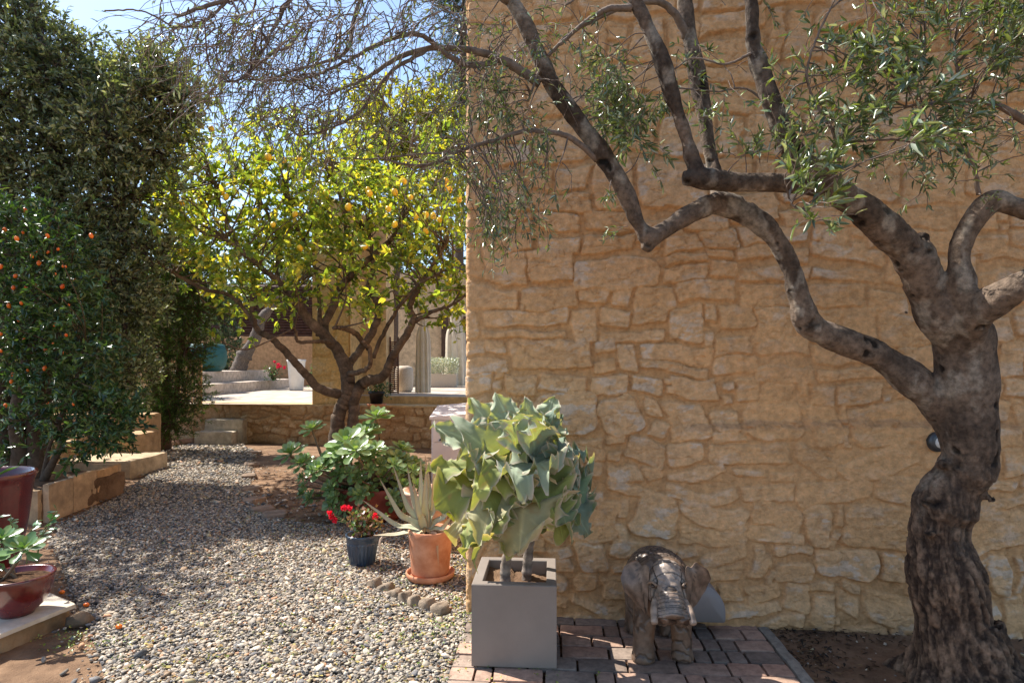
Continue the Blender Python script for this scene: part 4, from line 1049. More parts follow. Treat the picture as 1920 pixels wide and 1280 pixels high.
# ================================================================== ELEPHANT
ew = np.array((.728, 3.06, .014)); er = R(-3)
el_t = thing('elephant_statue', 'carved brown wooden elephant with head lowered standing on the brick paving before the wall', 'statue', ew)
def E(V):
    V = np.asarray(V, float).reshape(-1, 3); c_, s_ = math.cos(er), math.sin(er)
    return np.stack([V[:, 0] * c_ - V[:, 1] * s_, V[:, 0] * s_ + V[:, 1] * c_, V[:, 2]], -1) + ew
mb = MB()
ellipsoid(mb, (0, .03, .345), (.160, .20, .150)); ellipsoid(mb, (0, .12, .33), (.150, .13, .145)); ellipsoid(mb, (0, -.08, .36), (.148, .12, .138))
ellipsoid(mb, (0, -.215, .395), (.088, .085, .100)); ellipsoid(mb, (0, -.20, .445), (.072, .07, .065))
ellipsoid(mb, (-.045, -.235, .35), (.042, .05, .06)); ellipsoid(mb, (.045, -.235, .35), (.042, .05, .06))
tube(mb, spline([(0, -.24, .40), (0, -.295, .355), (0, -.335, .318), (0, -.362, .290)], 10), np.linspace(.062, .058, 10), 16)
tube(mb, spline([(-.035, -.28, .34), (-.045, -.345, .300), (-.055, -.372, .285)], 8), np.linspace(.04, .030, 8), 14)
tube(mb, spline([(.035, -.28, .34), (.045, -.345, .298), (.055, -.372, .280)], 8), np.linspace(.04, .030, 8), 14)
for sx, sy, zt_, rr in ((-.088, -.125, .30, .05), (.088, -.105, .30, .05), (-.085, .20, .28, .05), (.085, .17, .28, .05)):
    tube(mb, spline([(sx * .85, sy + .01, zt_), (sx, sy, .18), (sx * 1.05, sy - .004, .07), (sx * 1.08, sy - .008, .004)], 12), [rr * 1.3, rr * 1.22, rr * 1.15, rr * 1.1, rr * 1.04, rr, rr * .98, rr * .98, rr, rr * 1.06, rr * 1.10, rr * 1.08], 18)
tube(mb, spline([(0, .25, .40), (0, .285, .33), (.01, .28, .20)], 8), .012, 8)
V, N, Q, T = remesh(mb, .0042, 6)
# carved wood: grain, headdress arcs, hide lines on the back
x, y, z = V.T
g1 = fbm(V * (9, 9, 6), 4, 5)
wood = .5 + .5 * np.sin((x * 60 + z * 55 + y * 30) + g1 * 9)
leg = sstep(.26, .18, z)
wl = .5 + .5 * np.sin((z * 62 + x * 75 + y * 30) + g1 * 15)
grain = lerp(wood, wl, leg)
fd = np.sqrt(x ** 2 + (y + .29) ** 2 + (z - .38) ** 2); arcs = np.abs(((fd * 1.0 - .02) / .048) % 1 - .5) < .06
head = sstep(-.13, -.17, y) * sstep(.30, .33, z)
hx = (x * 26 + .5 * np.floor(z * 34)) % 1; back = sstep(.42, .46, z) * (y > -.1)
brick = ((np.abs((np.abs(x) * 30 + .5 * (np.floor(y * 40) % 2)) % 1 - .5) > .42) | (np.abs((y * 40) % 1 - .5) > .40)) * back
harn = (np.abs(np.abs(x) - .055 - .25 * np.abs(z - .43)) < .0035) * head
sad = (np.abs(np.sqrt((y - .03) ** 2 + (z - .36) ** 2) - .135) < .005) * (np.abs(x) > .09) * 1.0
wr = (np.abs((y * 1.0 + z * 1.3) / .028 % 1 - .5) < .10) * (y < -.30) * (z > .24)
disp = 1.5 * -.0022 * (grain > .85) + .0015 * g1 - .004 * arcs * head * .6 - .004 * brick - .004 * harn - .004 * sad - .003 * wr + .0012 * fbm(V * 60, 3, 3)
wf = sstep(-.325, -.36, y) * .0
V2 = V + N * (disp + .004 * fbm(V * 14, 3, 8))[:, None]
cA = np.array((.19, .115, .072)); cB = np.array((.05, .030, .02)); cC = np.array((.29, .225, .175)); cD = np.array((.24, .10, .04))
C = lerp(cA, cB, (sstep(.55, 1, grain) * .75)[:, None])
gr = sstep(-.1, .5, fbm(V * 5 + 3, 3, 21)) * .5 + .2 * sstep(.3, .45, z)
C = lerp(C, cC, np.clip(gr, 0, .85)[:, None] * (.5 + .5 * (1 - grain))[:, None])
C = lerp(C, np.array((.42, .34, .28)), (head * .65 * (.4 + .6 * sstep(-.2, .2, g1)))[:, None])
C = lerp(C, cD, (sstep(.0, .5, fbm(V * 7 + 13, 3, 31)) * .6 * sstep(.36, .25, z))[:, None])
C = lerp(C, np.array((.13, .10, .085)), (back * .6)[:, None])
dk = np.clip(arcs * head * .8 + brick * .7 + harn + sad * .9 + wr * .7, 0, 1)[:, None]
C = C * (1 - .8 * dk)
C = C * .78
mb = MB(); mb.add(E(V2), T, Q, C); part('body', mb, M['wood'], el_t)
def sheet_ear(sx, seed):
    nt, ns = 22, 16
    a_ = np.linspace(0, 1, nt); b_ = np.linspace(0, 1, ns); A, B = np.meshgrid(a_, b_, indexing='ij')
    # A: down the ear, B: outward from head
    wdt = np.interp(a_, [0, .12, .35, .6, .85, 1], [.06, .105, .125, .105, .055, .008])[:, None]
    X = sx * (.082 + wdt * B * 1.0 + .010 * A); Y_ = -.235 + .06 * B + .02 * np.sin(A * 7 + seed) * B - .03 * (1 - A) * B ** 3; Z_ = .475 - .215 * A + .02 * B * (1 - A) + .008 * np.sin(B * 9)
    top = np.stack([X, Y_, Z_], -1).reshape(-1, 3)
    th = .009 * np.sqrt(np.clip(1 - (2 * B - 1) ** 4, 0, 1)).reshape(-1) * np.clip(np.sin(A.reshape(-1) * PI) + .3, 0, 1)
    bot = top + np.stack([0 * th, th + .004, 0 * th], -1)
    m_ = MB(); F = grid_faces(nt, ns); gg = fbm(top * (30, 30, 10), 3, seed); w_ = .5 + .5 * np.sin(top[:, 2] * 60 + top[:, 0] * 120 + gg * 5)
    c = lerp(np.array((.20, .135, .095)), np.array((.06, .038, .026)), (w_ * .7)[:, None]); c = np.where((np.abs(top[:, 0] * sx - .115 - .2 * (top[:, 2] - .37)) < .003)[:, None], c * .3, c)
    m_.add(E(top), None, F, c); m_.add(E(bot), None, F[:, ::-1], c)
    rim = np.concatenate([np.arange(ns), np.arange(1, nt) * ns + ns - 1, (nt - 1) * ns + np.arange(ns - 2, -1, -1), np.arange(nt - 2, 0, -1) * ns])
    o_ = nt * ns; r2 = np.roll(rim, -1); m_.T = m_.T; 
    Vr = np.concatenate([E(top), E(bot)]); m_.add(Vr, None, np.stack([rim, r2, r2 + o_, rim + o_], -1), np.concatenate([c, c]))
    return m_
part('ear', sheet_ear(-1, 1), M['wood'], el_t); part('ear', sheet_ear(1, 4), M['wood'], el_t)
for sx in (-1, 1):
    m_ = MB(); s = spline([(sx * .064, -.285, .352), (sx * .076, -.33, .325), (sx * .083, -.37, .292), (sx * .085, -.382, .280)], 12)
    tube(m_, E(s), np.interp(np.linspace(0, 1, 12), [0, .3, .9, 1], [.014, .019, .014, .008]), 14, (.30, .215, .155) * (1 + .3 * np.sin(np.arange(12) * 1.7)[:, None])); o = part('tusk', m_, M['wood'], el_t)
    m_ = MB(); ellipsoid(m_, E((sx * .070, -.262, .405))[0], (.012, .010, .009), col=(.05, .03, .02)); part('eye', m_, M['wood'], el_t)
    m_ = MB(); tube(m_, E(spline([(sx * .058, -.285, .415), (sx * .075, -.268, .425), (sx * .088, -.24, .41)], 8)), .006, 8, (.22, .15, .1)); part('brow', m_, M['wood'], el_t)

# ================================================================== OLIVE TREE IN FRONT OF THE HOUSE
def PB(lst):
    a = np.array(lst, float)
    return np.stack([P(q[0], q[1], q[2]) for q in a]), a[:, 3] / 2 / FPX * a[:, 2]
OB = {
 'trunk': [(1840, 1345, 2.72, 300), (1812, 1290, 2.72, 225), (1796, 1240, 2.74, 165), (1782, 1150, 2.76, 142), (1768, 1060, 2.78, 132), (1762, 985, 2.78, 118), (1782, 925, 2.76, 112), (1818, 868, 2.72, 112), (1815, 800, 2.70, 112), (1812, 720, 2.68, 112), (1808, 650, 2.66, 112), (1800, 605, 2.65, 100)],
 'arm_low': [(1812, 860, 2.74, 70), (1790, 800, 2.74, 80), (1748, 745, 2.74, 80), (1700, 705, 2.73, 72), (1640, 662, 2.72, 60), (1570, 635, 2.70, 56), (1518, 608, 2.68, 58), (1500, 560, 2.66, 52), (1478, 490, 2.65, 50), (1440, 430, 2.64, 52), (1390, 395, 2.63, 50), (1345, 382, 2.62, 54), (1300, 398, 2.61, 42), (1255, 425, 2.60, 40), (1222, 448, 2.59, 44), (1210, 470, 2.59, 22)],
 'arm_up': [(1222, 452, 2.59, 40), (1198, 420, 2.58, 38), (1172, 360, 2.57, 40), (1130, 290, 2.56, 40), (1075, 215, 2.55, 38), (1040, 165, 2.54, 36), (1008, 100, 2.53, 32), (985, 45, 2.52, 30), (955, -5, 2.5, 28), (900, -90, 2.48, 20), (850, -200, 2.45, 7)],
 'mid_back': [(1350, 385, 2.66, 46), (1345, 345, 2.72, 40), (1330, 280, 2.76, 36), (1318, 200, 2.78, 34), (1305, 130, 2.78, 34), (1292, 60, 2.78, 30), (1282, -20, 2.78, 28), (1270, -130, 2.8, 18), (1290, -240, 2.8, 6)],
 'limb': [(1800, 640, 2.64, 95), (1760, 585, 2.60, 88), (1735, 540, 2.57, 82), (1715, 485, 2.54, 88), (1660, 430, 2.51, 72), (1610, 385, 2.48, 60), (1560, 352, 2.46, 54), (1520, 318, 2.45, 46), (1482, 275, 2.44, 46), (1455, 215, 2.43, 44), (1430, 140, 2.42, 40), (1412, 80, 2.41, 36), (1410, 30, 2.40, 32), (1408, -60, 2.38, 26), (1430, -180, 2.38, 14), (1420, -280, 2.4, 6)],
 'cross': [(1575, 362, 2.47, 44), (1520, 350, 2.48, 40), (1450, 343, 2.49, 38), (1380, 342, 2.50, 40), (1318, 335, 2.50, 44), (1280, 335, 2.50, 34)],
 'cross_up': [(1312, 338, 2.50, 46), (1300, 300, 2.50, 38), (1285, 250, 2.49, 34), (1262, 185, 2.48, 34), (1240, 110, 2.46, 34), (1212, 45, 2.45, 33), (1185, -10, 2.44, 30), (1140, -110, 2.4, 22), (1090, -240, 2.4, 7)],
 'right': [(1808, 640, 2.62, 84), (1830, 590, 2.50, 72), (1880, 555, 2.40, 66), (1930, 530, 2.32, 62), (2010, 480, 2.25, 54), (2100, 400, 2.2, 44), (2190, 280, 2.2, 32), (2240, 130, 2.2, 22), (2330, -20, 2.2, 9)],
 'right_up': [(1815, 600, 2.52, 60), (1805, 540, 2.50, 58), (1800, 470, 2.50, 48), (1825, 415, 2.48, 46), (1862, 378, 2.46, 46), (1905, 388, 2.44, 42), (1960, 395, 2.4, 38), (2050, 330, 2.35, 30), (2080, 230, 2.3, 20), (2060, 120, 2.3, 9)],
}
otree = thing('olive_tree', 'old gnarled olive tree with twisting pale branches in front of the stone wall', 'tree', P(1812, 1300, 2.72) * (1, 1, 0))
mb = MB(); TIPS = []
for k, lst in OB.items():
    p_, r_ = PB(lst); r_ = r_ * (.90 if k == 'trunk' else .85); n = max(24, int(len(p_) * 9)); s = spline(p_, n); rr = np.interp(np.linspace(0, 1, n), np.linspace(0, 1, len(r_)), r_)
    rng = np.random.default_rng(len(k)); rr = rr * (1 + .07 * np.interp(np.arange(n), np.linspace(0, n, n // 4), rng.standard_normal(n // 4)))
    tube(mb, s, rr, 20); TIPS.append((k, s, rr))
rng = np.random.default_rng(91)
# root flare and burls
for a_, l_, r_ in ((-.3, .42, .07), (.5, .5, .075), (2.4, .32, .07), (3.4, .34, .07), (-1.6, .3, .07), (1.5, .4, .06)):
    b_ = P(1815, 1290, 2.74) * (1, 1, 0)
    tube(mb, spline([b_ + (math.cos(a_) * .05, math.sin(a_) * .05, .26), b_ + (math.cos(a_) * .17, math.sin(a_) * .17, .07), b_ + (math.cos(a_) * l_, math.sin(a_) * l_, -.05)], 12), np.linspace(r_ * 1.3, r_ * .5, 12), 12)
KN = [(1705, 468, 2.50, 24), (1742, 470, 2.48, 18), (1210, 462, 2.57, 13), (1860, 860, 2.66, 30), (1742, 1000, 2.70, 26), (1520, 612, 2.64, 24), (1730, 445, 2.52, 22), (1768, 870, 2.70, 26), (1850, 700, 2.62, 16), (1700, 585, 2.54, 12), (1478, 545, 2.64, 8), (1660, 395, 2.46, 16), (1404, 72, 2.4, 16), (1860, 935, 2.66, 24), (1735, 940, 2.72, 24), (1285, 345, 2.5, 12)]
for (px, py, Y_, w) in KN:
    ellipsoid(mb, P(px, py, Y_), np.array((1, 1, .8)) * w * .5 / FPX * Y_, seg=12, rings=8)
V, N, Q, T = remesh(mb, .0062, 4)
wp = np.stack([(V[:, 0] / V[:, 1]) * FPX + 960, HOR - (V[:, 2] - CAMH) / V[:, 1] * FPX], -1)   # only used to find heights along the tree
old = sstep(1.45, .45, V[:, 2] + .25 * fbm(V * 5, 3, 90))                                  # furrowed old bark low on the trunk
tw_ = V.copy(); an = V[:, 2] * 1.5; cx_ = V[:, 0] - 2.0; cy_ = V[:, 1] - 2.75
q = np.stack([cx_ * np.cos(an) - cy_ * np.sin(an), cx_ * np.sin(an) + cy_ * np.cos(an), V[:, 2] * .22], -1)
furrow = fbm(q * 26, 5, 2, .6); ridg = 1 - np.abs(furrow) * 2.4
plates = np.abs(fbm(V * (34, 34, 13), 4, 6))
sm = fbm(V * (9, 9, 5), 4, 9)
D = old * (-.011 * sstep(.25, 1, ridg) + .007 * furrow + .008 * (plates - .2)) + .010 * sm + (1 - old) * (.0035 * fbm(V * (38, 38, 22), 4, 12) - .004 * sstep(.25, .5, fbm(V * (24, 24, 10), 3, 14)))
D = D + .018 * old * fbm(q * 6, 3, 3)
knots = fbm(V * 15, 3, 40); kd = sstep(.42, .58, knots) * (1 - .4 * old)
D = D - .008 * kd
V2 = V + N * D[:, None]
cs = lerp(np.array((.20, .145, .105)), np.array((.08, .057, .042)), sstep(-.3, .3, fbm(V * 6, 4, 50))[:, None])
cs = lerp(cs, np.array((.34, .29, .23)), (sstep(.05, .30, fbm(V * (16, 16, 9), 5, 51)) * .75)[:, None])
co = lerp(np.array((.24, .155, .10)), np.array((.045, .029, .021)), np.clip(sstep(.2, 1, ridg) * .8 + .4 * sstep(.25, .05, plates), 0, 1)[:, None])
co = lerp(co, np.array((.035, .022, .018)), (sstep(.1, .5, fbm(V * (5, 5, 2.4), 4, 55)) * .7)[:, None])
C = lerp(cs, co, old[:, None]); C = C * (1 - .88 * kd)[:, None]
KNZ = fbm(V * 38, 3, 77)
for (px, py, Y_, w) in KN:
    d_ = np.linalg.norm((V - (P(px, py, Y_) + (0, -w / FPX * Y_ * .6, 0))) * (1, 1, 1.5), axis=1) / (w / FPX * Y_) + .7 * KNZ; C = C * (1 - .75 * sstep(.85, .25, d_))[:, None]
    V2 = V2 - N * (.010 * sstep(.7, .3, d_))[:, None]
C = np.clip(C, .012, 1)
mb = MB(); mb.add(V2, T, Q, C); part('trunk', mb, M['bark'], otree)

mbT, mbL = MB(), MB()
OLC = [(.11, .16, .06), (.17, .22, .09), (.07, .11, .05), (.38, .42, .30), (.26, .34, .07)]
def wig(a, b, n, amp, rng, sag=0.0):
    a = np.asarray(a, float); b = np.asarray(b, float); L = np.linalg.norm(b - a)
    m_ = max(3, n // 3); c = a + (b - a) * np.linspace(0, 1, m_)[:, None]; c[1:-1] += rng.normal(0, amp * L, (m_ - 2, 3))
    c[:, 2] += sag * L * np.sin(np.linspace(0, PI, m_)); return spline(c, n)
def twig(rng, st, d, L, r, lf, droop=.3, leafL=.042, curl=.18, col=(.21, .155, .12), n=9, sides=4, leafW=.24, cols=None, kind='lance', kids=0, kidL=.5, lo=.15):
    pts = [np.asarray(st, float)]; d = unit(d)
    for i in range(n - 1):
        d = unit(d + rng.normal(0, curl, 3) + (0, 0, -droop * .12)); pts.append(pts[-1] + d * L / (n - 1))
    pts = np.array(pts); tube(mbT, pts, np.linspace(r, r * .45, n), sides, np.array(col) * rng.uniform(.7, 1.3), cap=False)
    if lf > 0:
        k = rng.poisson(lf)
        if k:
            f = rng.uniform(lo, 1, k) * (n - 1); i0 = np.minimum(f.astype(int), n - 2); q = pts[i0] + (pts[i0 + 1] - pts[i0]) * (f - i0)[:, None]
            t_ = unit(pts[i0 + 1] - pts[i0]); dd = unit(t_ * .75 + rdir(rng, k) * .75)
            l_ = leafL * rng.uniform(.6, 1.15, k); leaves(mbL, q, dd, rdir(rng, k) + (0, 0, .8), l_, l_ * leafW, leafcols(rng, k, cols if cols is not None else OLC, (4, 4, 3, 2, 1.4) if cols is None else None, .2), kind)
    for j in range(kids):
        i = rng.integers(1, n - 1); dk = unit(unit(pts[i + 1] - pts[i]) + rdir(rng) * .8)
        twig(rng, pts[i], dk, L * kidL * rng.uniform(.6, 1.2), r * .6, lf * .55, droop, leafL, curl, col, 7, 3, leafW, cols, kind, 0)
    return pts
rng = np.random.default_rng(14)
# secondary branches (px, py, Y), width in px
SB_ = [
 [(1012, 155, 2.54, 20), (985, 138, 2.53, 18), (940, 112, 2.5, 16), (900, 98, 2.46, 14), (865, 92, 2.42, 12), (800, 92, 2.36, 11), (740, 112, 2.30, 9), (690, 145, 2.26, 7), (620, 175, 2.2, 5)],
 [(930, 118, 2.49, 12), (880, 122, 2.44, 12), (840, 105, 2.38, 10), (780, 64, 2.30, 9), (700, 88, 2.22, 8), (640, 120, 2.18, 6), (560, 150, 2.12, 5), (470, 150, 2.05, 4)],
 [(1120, 300, 2.56, 12), (1075, 262, 2.52, 11), (1035, 248, 2.5, 10), (985, 246, 2.47, 9), (930, 262, 2.43, 8), (870, 280, 2.38, 7), (800, 310, 2.32, 6), (720, 300, 2.26, 4)],
 [(1185, 15, 2.45, 14), (1140, 18, 2.46, 11), (1100, 40, 2.48, 9), (1060, 75, 2.5, 7), (1020, 115, 2.52, 6), (990, 190, 2.5, 4)],
 [(1288, 70, 2.78, 18), (1268, 30, 2.74, 14), (1235, 4, 2.7, 12), (1180, 10, 2.65, 9), (1120, 35, 2.6, 8), (1060, 70, 2.56, 6), (1010, 130, 2.54, 5)],
 [(955, 0, 2.5, 22), (900, -40, 2.42, 18), (820, -60, 2.34, 16), (700, -50, 2.22, 14), (560, -30, 2.1, 12), (430, 0, 2.0, 9), (330, 30, 1.95, 6)],
 [(700, -50, 2.22, 10), (668, 20, 2.2, 8), (655, 85, 2.18, 7), (630, 110, 2.16, 6), (560, 130, 2.12, 5), (480, 160, 2.08, 4)],
 [(560, -30, 2.1, 9), (520, 40, 2.08, 7), (490, 100, 2.05, 6), (455, 145, 2.0, 5), (420, 155, 1.98, 4)],
 [(800, 95, 2.36, 8), (740, 130, 2.3, 7), (700, 175, 2.28, 6), (668, 215, 2.26, 5), (610, 245, 2.22, 4), (560, 255, 2.2, 3)],
 [(430, 0, 2.0, 6), (380, 40, 1.98, 5), (330, 50, 1.95, 4), (270, 22, 1.9, 3), (196, 20, 1.88, 3)],
 [(860, 285, 2.38, 5), (780, 290, 2.34, 4), (700, 298, 2.3, 3), (640, 297, 2.28, 2)],
 [(1560, 340, 2.44, 9), (1572, 300, 2.40, 8), (1568, 262, 2.38, 7), (1555, 235, 2.36, 6), (1530, 195, 2.34, 5), (1514, 150, 2.32, 4), (1520, 100, 2.30, 4), (1550, 30, 2.28, 4), (1575, 0, 2.28, 3)],
 [(1572, 300, 2.40, 6), (1600, 250, 2.38, 5), (1640, 210, 2.35, 4), (1700, 160, 2.33, 4), (1730, 110, 2.3, 3), (1735, 40, 2.3, 3)],
 [(1835, 365, 2.46, 9), (1825, 310, 2.44, 7), (1800, 275, 2.42, 6), (1760, 260, 2.40, 5), (1700, 220, 2.38, 4)],
 [(2050, 330, 2.35, 22), (1990, 270, 2.3, 18), (1920, 225, 2.26, 14), (1860, 195, 2.24, 10), (1780, 190, 2.22, 7), (1700, 200, 2.2, 4)],
 [(2050, 330, 2.35, 18), (2000, 200, 2.3, 15), (1960, 80, 2.25, 12), (1900, 0, 2.2, 9), (1820, -60, 2.2, 6)],
 [(1800, 160, 2.25, 6), (1790, 90, 2.25, 5), (1800, 30, 2.25, 4), (1810, -20, 2.2, 4)],
 [(1482, 270, 2.44, 6), (1410, 172, 2.5, 4), (1340, 172, 2.52, 3), (1275, 165, 2.5, 3)],
 [(1410, 100, 2.4, 6), (1360, 120, 2.42, 4), (1300, 110, 2.45, 3), (1250, 140, 2.46, 3)],
 [(1560, 340, 2.44, 8), (1545, 310, 2.35, 6), (1500, 330, 2.28, 5), (1480, 370, 2.22, 4), (1500, 400, 2.2, 3)],
 [(1600, 265, 2.38, 5), (1680, 262, 2.38, 4), (1740, 275, 2.38, 3), (1790, 290, 2.38, 3)],
 [(1410, -40, 2.4, 12), (1480, -60, 2.35, 9), (1560, -40, 2.3, 7), (1640, -10, 2.3, 5)],
 [(1270, -100, 2.8, 10), (1200, -60, 2.7, 8), (1140, -40, 2.6, 6), (1060, 10, 2.55, 4)],
]
for lst in SB_:
    p_, r_ = PB(lst); n = len(p_) * 7; s = spline(p_, n); s += rng.normal(0, .0012, s.shape); rr = np.interp(np.linspace(0, 1, n), np.linspace(0, 1, len(r_)), r_)
    tube(mbT, s, rr, 8, (.19, .145, .115)); TIPS.append(('s', s, rr))
ALLP = np.concatenate([s for k, s, r in TIPS if k != 'trunk']); 
def attach(c, rng):
    d_ = np.linalg.norm(ALLP - c, axis=1); i = rng.choice(np.argsort(d_)[:6]); return ALLP[i]
# leafy sprays: px, py, Y, spread px, number of twigs, leaves per twig, leaf length, twig length m
CL = [
 (905, 60, 2.5, 55, 16, 5, .030, .22), (905, 130, 2.42, 45, 30, 7, .030, .2), (1000, 60, 2.5, 60, 26, 6, .030, .22), (900, 380, 2.36, 30, 18, 8, .03, .18), (960, 345, 2.42, 45, 22, 8, .03, .18), (940, 170, 2.5, 60, 26, 7, .030, .22), (905, 235, 2.45, 40, 16, 6, .030, .20), (960, 215, 2.5, 55, 26, 8, .030, .20), (905, 330, 2.4, 40, 22, 8, .030, .20), (985, 300, 2.48, 50, 26, 8, .032, .20), (1010, 240, 2.5, 50, 20, 6, .03, .2),
 (930, 380, 2.4, 45, 16, 8, .030, .18), (1040, 90, 2.52, 45, 16, 6, .032, .2), (1130, 90, 2.55, 50, 18, 10, .036, .2), (1180, 120, 2.6, 50, 26, 14, .040, .2), (1170, 190, 2.6, 45, 26, 14, .040, .2), (1120, 200, 2.58, 40, 14, 10, .036, .18), (1190, 235, 2.6, 30, 14, 12, .042, .16),
 (1240, 160, 2.6, 30, 12, 10, .04, .15), (1075, 40, 2.55, 50, 14, 6, .034, .2), (1290, 130, 2.6, 40, 10, 8, .036, .16), (1310, 210, 2.55, 25, 8, 8, .036, .14), (1380, 140, 2.45, 40, 10, 6, .036, .16), (1145, 360, 2.56, 14, 5, 7, .03, .07), (1165, 440, 2.56, 14, 5, 7, .03, .08),
 (1385, 285, 2.45, 26, 10, 12, .036, .12), (1430, 295, 2.4, 30, 10, 9, .036, .14), (1475, 165, 2.36, 30, 12, 9, .034, .14), (1550, 90, 2.3, 16, 5, 10, .042, .10), (1500, 235, 2.3, 40, 20, 12, .040, .15), (1550, 250, 2.25, 40, 20, 12, .044, .14), (1595, 240, 2.3, 36, 18, 12, .044, .14),
 (1500, 130, 2.4, 30, 8, 8, .034, .14), (1560, 150, 2.35, 40, 18, 12, .038, .15), (1605, 100, 2.35, 36, 18, 14, .044, .14), (1640, 150, 2.3, 44, 24, 13, .040, .16), (1680, 110, 2.3, 36, 18, 14, .040, .14), (1715, 120, 2.2, 36, 18, 12, .044, .14), (1700, 175, 2.2, 44, 24, 12, .042, .15), (1745, 195, 2.15, 40, 22, 12, .044, .14),
 (1650, 210, 2.25, 40, 18, 12, .040, .15), (1730, 255, 2.2, 40, 20, 12, .042, .15), (1790, 230, 2.25, 44, 22, 12, .036, .15), (1690, 40, 2.35, 44, 24, 13, .032, .15), (1740, 30, 2.3, 36, 20, 13, .032, .14), (1790, 40, 2.3, 40, 20, 12, .034, .15), (1850, 50, 2.2, 50, 32, 14, .036, .16),
 (1900, 90, 2.1, 50, 34, 14, .040, .16), (1900, 20, 2.15, 50, 34, 14, .038, .16), (1850, 130, 2.2, 46, 24, 12, .036, .15), (1820, 190, 2.2, 44, 18, 10, .034, .15), (1880, 210, 2.3, 50, 18, 10, .032, .16), (1880, 260, 2.4, 44, 16, 9, .032, .15), (1770, 290, 2.4, 44, 20, 10, .034, .16), (1710, 300, 2.45, 44, 16, 10, .034, .15), (1640, 280, 2.4, 44, 16, 9, .034, .15),
 (1500, 345, 2.05, 34, 16, 11, .050, .11), (1535, 395, 2.05, 34, 14, 10, .052, .11), (1545, 300, 2.15, 30, 12, 9, .046, .11), (1720, 260, 1.95, 22, 7, 11, .055, .09), (1850, 385, 2.3, 12, 6, 9, .022, .05), (1640, 0, 2.3, 50, 18, 12, .036, .16), (1560, -30, 2.3, 60, 12, 9, .036, .16),
]
for (px, py, Y_, sp, nt, lf, ll, tl) in CL:
    for k in range(int(nt * .72) + 1):
        c = P(px + rng.normal(0, sp * .55), py + rng.normal(0, sp * .55), Y_ + rng.normal(0, .07)); c[1] = min(c[1], 3.2)
        a_ = attach(c, rng); ln = np.linalg.norm(c - a_)
        if k % 4 == 0 and ln > .05: tube(mbT, wig(a_, c, 10, .05, rng, .08), np.linspace(.0035, .0018, 10), 4, (.16, .125, .105), cap=False)
        d_ = unit(unit(c - a_) * .7 + rdir(rng) * .6 + (0, -.1, -.25 if px < 1300 else .25))
        twig(rng, c, d_, tl * rng.uniform(.6, 1.2), .0019, lf * .85, .9 if px < 1300 else .1, ll * 1.12, .16, kids=1 if px < 1300 else 0)
# the bare drooping twigs over the path (large, dense, few leaves)
def bare(px, py, Y_, n, sp, L0, lf=2, ll=.028):
    for k in range(int(n * .78)):
        c = P(px + rng.normal(0, sp), py + rng.normal(0, sp * .6), Y_ + rng.normal(0, .16)); a_ = attach(c, rng)
        if k % 3 == 0: tube(mbT, wig(a_, c, 12, .06, rng, .06), np.linspace(.0034, .0016, 12), 4, (.15, .115, .105), cap=False)
        d_ = unit((-1.0, -.1, -.15) + rdir(rng) * 1.0)
        twig(rng, c, d_, L0 * rng.uniform(.5, 1.3), .0019, lf, 1.1, ll, .2, (.20, .145, .115), kids=3, kidL=.6)
for a_ in ((860, 40, 2.35, 22, 40, .26), (760, 30, 2.25, 40, 55, .28), (640, 30, 2.15, 62, 60, .28), (560, 60, 2.1, 62, 55, .28), (460, 40, 2.02, 52, 55, .28), (370, 60, 1.98, 24, 40, .24), (300, 20, 1.92, 10, 35, .22, 3),
           (560, 150, 2.12, 46, 55, .24), (660, 150, 2.2, 44, 50, .24), (760, 170, 2.28, 26, 50, .22), (840, 190, 2.35, 16, 35, .2), (480, 130, 2.04, 40, 45, .24), (620, 220, 2.2, 28, 45, .2), (700, 250, 2.25, 22, 50, .2), (820, 270, 2.32, 20, 40, .2), (880, 300, 2.36, 18, 30, .2, 4), (560, 215, 2.15, 20, 40, .18), (900, 130, 2.45, 18, 40, .22, 4), (960, 300, 2.45, 16, 40, .2, 5), (950, 60, 2.5, 14, 40, .22, 4)):
    bare(*a_)
# canopy above the frame that shades wall and paving
for k in range(90):
    c = np.array((rng.uniform(-1.0, 2.2), rng.uniform(2.2, 3.4), rng.uniform(3.3, 4.6)))
    twig(rng, c, rdir(rng) + (0, 0, .2), .32, .003, 16, .3, .05, .16, kids=1)
for k in range(650):
    c = np.array((rng.uniform(1.9, 4.4), rng.uniform(.3, 3.2), rng.uniform(3.2, 4.6)))
    twig(rng, c, rdir(rng) + (0, 0, .2), .34, .003, 22, .3, .06, .16, kids=1)
for k in range(40):
    a_ = ALLP[rng.integers(len(ALLP))]
    if a_[2] > 3.0: tube(mbT, wig(a_, a_ + (rng.normal(0, .5), rng.normal(0, .3), rng.uniform(.5, 1.2)), 12, .05, rng), np.linspace(.012, .005, 12), 5, (.2, .15, .12))
part('branches', mbT, M['bark_plain'], otree); part('foliage', mbL, M['olive_leaf'], otree)

